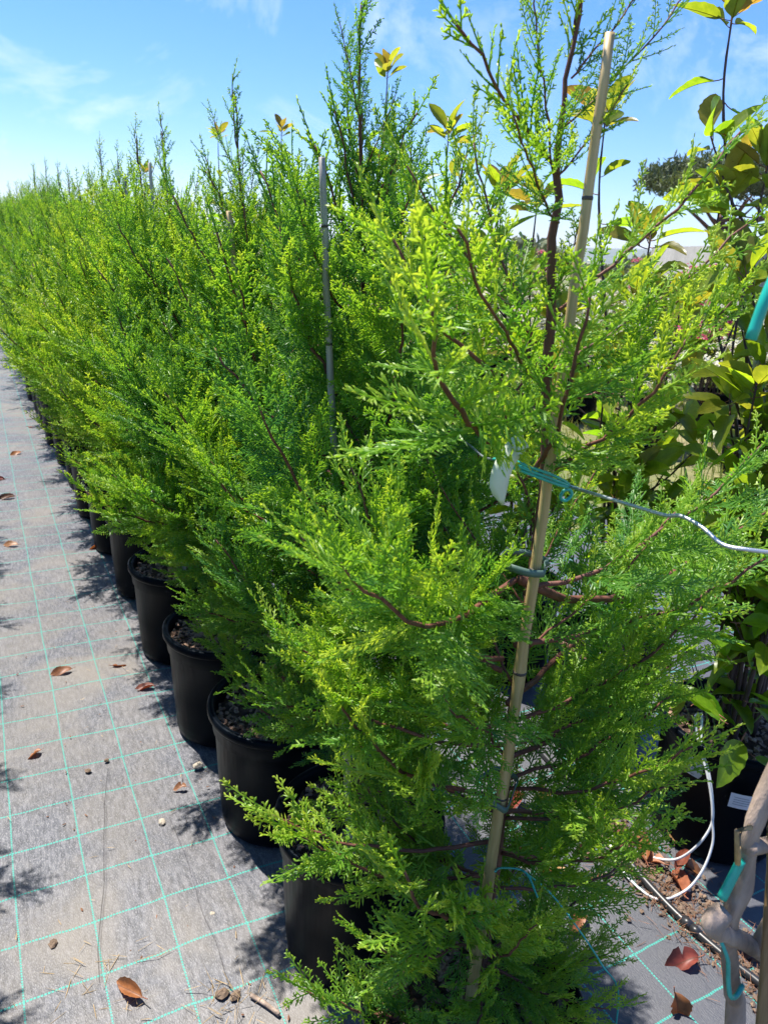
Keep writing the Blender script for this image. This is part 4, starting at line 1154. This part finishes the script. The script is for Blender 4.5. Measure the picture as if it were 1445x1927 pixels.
# ------------------------------------------------------------------ litter on the ground
DL = [leaf_mesh('fallen_leaf', .072, .030, .35, .22, .3, 21, M['dry_leaf'], .014, 0, .03, .12), leaf_mesh('fallen_leaf', .060, .034, .55, .30, -.3, 22, M['dry_leaf'], .012, 1, .04, -.1),
      leaf_mesh('fallen_leaf', .085, .030, 1.1, .15, .2, 23, M['dry_leaf'], .016, 0, .02, .08), leaf_mesh('fallen_leaf', .066, .030, .9, .45, .5, 24, M['dry_leaf'], .012, 2, .05, 0)]
OR, RD, BR, TN = (.30, .115, .040), (.20, .050, .030), (.15, .065, .032), (.34, .19, .085)
LV = [((.165, 1.205), 38, 2, OR, .98, .020, 'large orange-brown dead leaf on the path near the lower left, stalk pointing to the corner'),
      ((.18, 2.61), 100, 0, OR, 1.0, .012, 'left of two orange dead leaves lying side by side on the path'),
      ((.29, 2.58), 280, 0, OR, .9, .012, 'right of two orange dead leaves lying side by side on the path'),
      ((.43, 2.39), 80, 2, RD, .9, .012, 'reddish dead leaf close to the foot of a pot on the path'),
      ((.04, 2.17), 110, 1, TN, .8, .010, 'small tan dead leaf on the path at the left edge'),
      ((.40, 1.83), 70, 3, OR, .55, .008, 'small orange dead leaf beside the second visible pot'),
      ((.425, 3.75), 100, 1, OR, .9, .01, 'orange dead leaf on the path at the foot of the fifth pot'),
      ((.07, 3.88), 70, 0, TN, 1.0, .01, 'yellowish dead leaf farther up the path'),
      ((.10, 4.65), 95, 2, BR, 1.2, .01, 'dark brown dead leaf far up the path at the left edge'),
      ((.06, 5.0), 80, 2, RD, 1.2, .01, 'reddish dead leaf far up the path at the left edge'),
      ((.18, 5.6), 120, 0, OR, 1.1, .01, 'orange dead leaf far along the left marker thread'),
      ((.30, 6.3), 60, 0, BR, 1.2, .01, 'brown dead leaf in the distance on the path'),
      ((1.175, .752), 200, 1, OR, 1.25, .030, 'orange dead leaf standing on edge on the dark fabric, lower right corner'),
      ((1.345, .785), 75, 3, RD, 1.35, .020, 'curled crimson dead leaf beside the pipe, lower right'),
      ((1.432, .915), 330, 2, OR, 1.35, .022, 'long rolled orange-red dead leaf lying along the pipe'),
      ((1.455, .985), 300, 2, RD, 1.1, .03, 'red dead leaf leaning on the outer drip tube loop'),
      ((1.475, 1.015), 20, 3, TN, 1.15, .025, 'pale orange curled leaf inside the drip tube loops'),
      ((1.50, 1.0), 250, 1, OR, 1.0, .03, 'orange leaf lying on top of another inside the drip tube loops'),
      ((1.425, 1.04), 330, 2, OR, 1.3, .018, 'long tan-orange leaf pressed against the pipe inside the inner loop'),
      ((1.40, 1.075), 340, 2, RD, 1.1, .018, 'slim red leaf beside the pipe, left of the loops'),
      ((1.565, 1.125), 190, 1, TN, 1.0, .03, 'rounded orange leaf against the foot of the labelled pot'),
      ((1.235, 1.20), 60, 0, RD, 1.3, .02, 'red leaf lying on the ground behind the nearest conifer\'s lower branches'),
      ((1.31, 1.05), 65, 1, RD, 1.15, .02, 'crimson leaf left of the pipe on the grey fabric'),
      ((1.185, 1.01), 120, 0, OR, 1.1, .015, 'orange leaf half under the nearest conifer\'s right branches'),
      ((1.225, 1.11), 45, 1, TN, 1.2, .015, 'ribbed tan leaf behind the low right branches of the nearest conifer'),
      ((1.365, 1.35), 15, 0, OR, 1.2, .015, 'orange leaf farther back between the two rows'),
      ((1.355, 1.15), 80, 3, BR, 1.1, .015, 'brown leaf next to where the drip tubes start'),
      ((1.30, 1.42), 130, 2, RD, 1.2, .015, 'reddish leaf on the ground behind the conifer stem'),
      ((1.46, .71), 10, 1, RD, 1.0, .02, 'red leaf scrap by the pipe at the right edge')]
for (x, y), rz, k, c, s, z, lab in LV:
    o = link('fallen_leaf', DL[k]); o.location = (x, y, z); o.scale = (s, s, s)
    o.rotation_euler = (rng.uniform(-.25, .25), rng.uniform(-.35, .35), R_(rz)); o.color = (*[v * rng.uniform(.85, 1.15) for v in c], 1)
    tag(o, lab, 'leaf', 'fallen dead leaves')
o = [q for q in COL.objects if q.get('label', '').startswith('orange dead leaf standing')][0]; o.rotation_euler = (R_(-62), R_(8), R_(178)); o.location = (1.185, .742, .060)


def rock(name, x, y, s, label, mat, seed):
    g = np.random.default_rng(seed); mb = MB(); V = []; k = 9
    for i in range(6):
        ph = math.pi * i / 5 - math.pi / 2
        for j in range(k):
            a = j * 2 * math.pi / k; r = s * (1 + g.normal(0, .13)) * max(.05, math.cos(ph))
            V.append((r * math.cos(a) * 1.25, r * math.sin(a), s * .62 * math.sin(ph) * (1 + g.normal(0, .08)) + s * .5))
    mb.add(V, [[[i * k + j, i * k + (j + 1) % k, (i + 1) * k + (j + 1) % k, (i + 1) * k + j] for i in range(5) for j in range(k)]], 0, False)
    o = mb.build(name, mat, None, (x, y, 0)); o.rotation_euler = (0, 0, g.uniform(0, 6)); tag(o, label, 'stone', 'pebbles on the path')


rock('pebble', .301, 1.723, .010, 'rough pale clod lying alone in a square of the path', M['stone'], 1)
rock('pebble', .448, 1.915, .013, 'flat pale stone at the foot of the second visible pot', M['stone'], 2)
rock('pebble', .347, 1.375, .007, 'small pale pebble on the dusty part of the path', M['stone'], 3)
rock('pebble', .001, 1.44, .010, 'brown soil clod with straw on the path near the lower left', M['clod'], 4)
rock('pebble', .147, 2.02, .008, 'dark small clod on the fabric near the left', M['clod'], 5)
rock('pebble', .205, 2.05, .007, 'dark pebble beside the marker thread, upper of two', M['clod'], 6)
rock('pebble', .310, 1.165, .013, 'dark soil lump near the bottom edge left of the pots', M['clod'], 7)
rock('pebble', .335, 1.15, .010, 'brown soil lump near the bottom edge, right one of a pair', M['clod'], 8)
rock('pebble', 1.38, .86, .008, 'pale pebble between the pipe and the marker thread at right', M['stone'], 9)
rock('pebble', 1.478, .955, .010, 'pale stone inside the drip tube loops', M['stone'], 10)
mb = MB(); tube(mb, spline([(.365, 1.135, .008), (.385, 1.105, .009), (.405, 1.07, .008)], 10), np.linspace(.0055, .0042, 10) + NR.normal(0, .0004, 10), 7)
tag(mb.build('twig', M['drywood']), 'short broken brown twig on the ground at the bottom edge', 'twig')

g = np.random.default_rng(31)
mb = MB()


def strewn(n, xf, yf, l0, l1, w, z=.004, tilt=.12):
    P = np.stack([xf(n), yf(n), z + g.uniform(0, .006, n)], -1); a = g.uniform(0, 6.28, n)
    D = np.stack([np.cos(a), np.sin(a), g.normal(0, tilt, n)], -1); P[:, 2] = np.maximum(P[:, 2], .004)
    blades(mb, P, D, rdir(g, n) * .4 + np.array([0, 0, 1.0]), g.uniform(l0, l1, n), g.uniform(.6, 1.3, n) * w, 0, .5)


strewn(95, lambda n: g.uniform(-.1, .55, n), lambda n: 1.0 + 4.0 * g.uniform(0, 1, n) ** 2, .006, .026, .0016)
strewn(46, lambda n: g.normal(.09, .07, n), lambda n: g.normal(1.30, .07, n), .02, .055, .0014)
strewn(40, lambda n: g.normal(.33, .04, n), lambda n: g.normal(1.15, .03, n), .02, .06, .0014, .006, .4)
tag(mb.build('straw_litter', M['straw']), kind='stuff')
mb = MB()
ypipe = lambda n: g.uniform(.62, 1.28, n)
n = 900; yy = ypipe(n); xx = np.interp(yy, [.671, .828, 1.04, 1.185, 1.334], [1.413, 1.388, 1.39, 1.412, 1.445]) + g.normal(.03, .055, n)
P = np.stack([xx, yy, .003 + np.abs(g.normal(0, .010, n))], -1); a = g.uniform(0, 6.28, n)
blades(mb, P, np.stack([np.cos(a), np.sin(a), g.normal(0, .22, n)], -1), rdir(g, n) * .5 + np.array([0, 0, 1.0]), g.uniform(.015, .05, n), g.uniform(.0009, .0018, n), 0, .5)
n = 120; P = np.stack([g.uniform(-.1, .6, n), 1.0 + 5 * g.uniform(0, 1, n) ** 2, np.full(n, .0045)], -1); a = g.uniform(0, 6.28, n)
blades(mb, P, np.stack([np.cos(a), np.sin(a), g.normal(0, .1, n)], -1), np.tile([0, 0, 1.0], (n, 1)), g.uniform(.004, .014, n), g.uniform(.002, .005, n), 0, .5)
tag(mb.build('needle_litter', M['needle']), kind='stuff')
# loose soil washed along the pipe
mb = MB(); n = 700; yy = g.uniform(.62, 1.30, n); xx = np.interp(yy, [.671, .828, 1.04, 1.185, 1.334], [1.413, 1.388, 1.39, 1.412, 1.445]) + g.normal(.045, .05, n)
P = np.stack([xx, yy, np.full(n, .0035)], -1); a = g.uniform(0, 6.28, n)
blades(mb, P, np.stack([np.cos(a), np.sin(a), g.normal(0.05, .15, n)], -1), rdir(g, n) * .3 + np.array([0, 0, 1.0]), g.uniform(.006, .02, n), g.uniform(.006, .014, n), 0, .5)
tag(mb.build('soil_crumbs', M['clod']), kind='stuff')
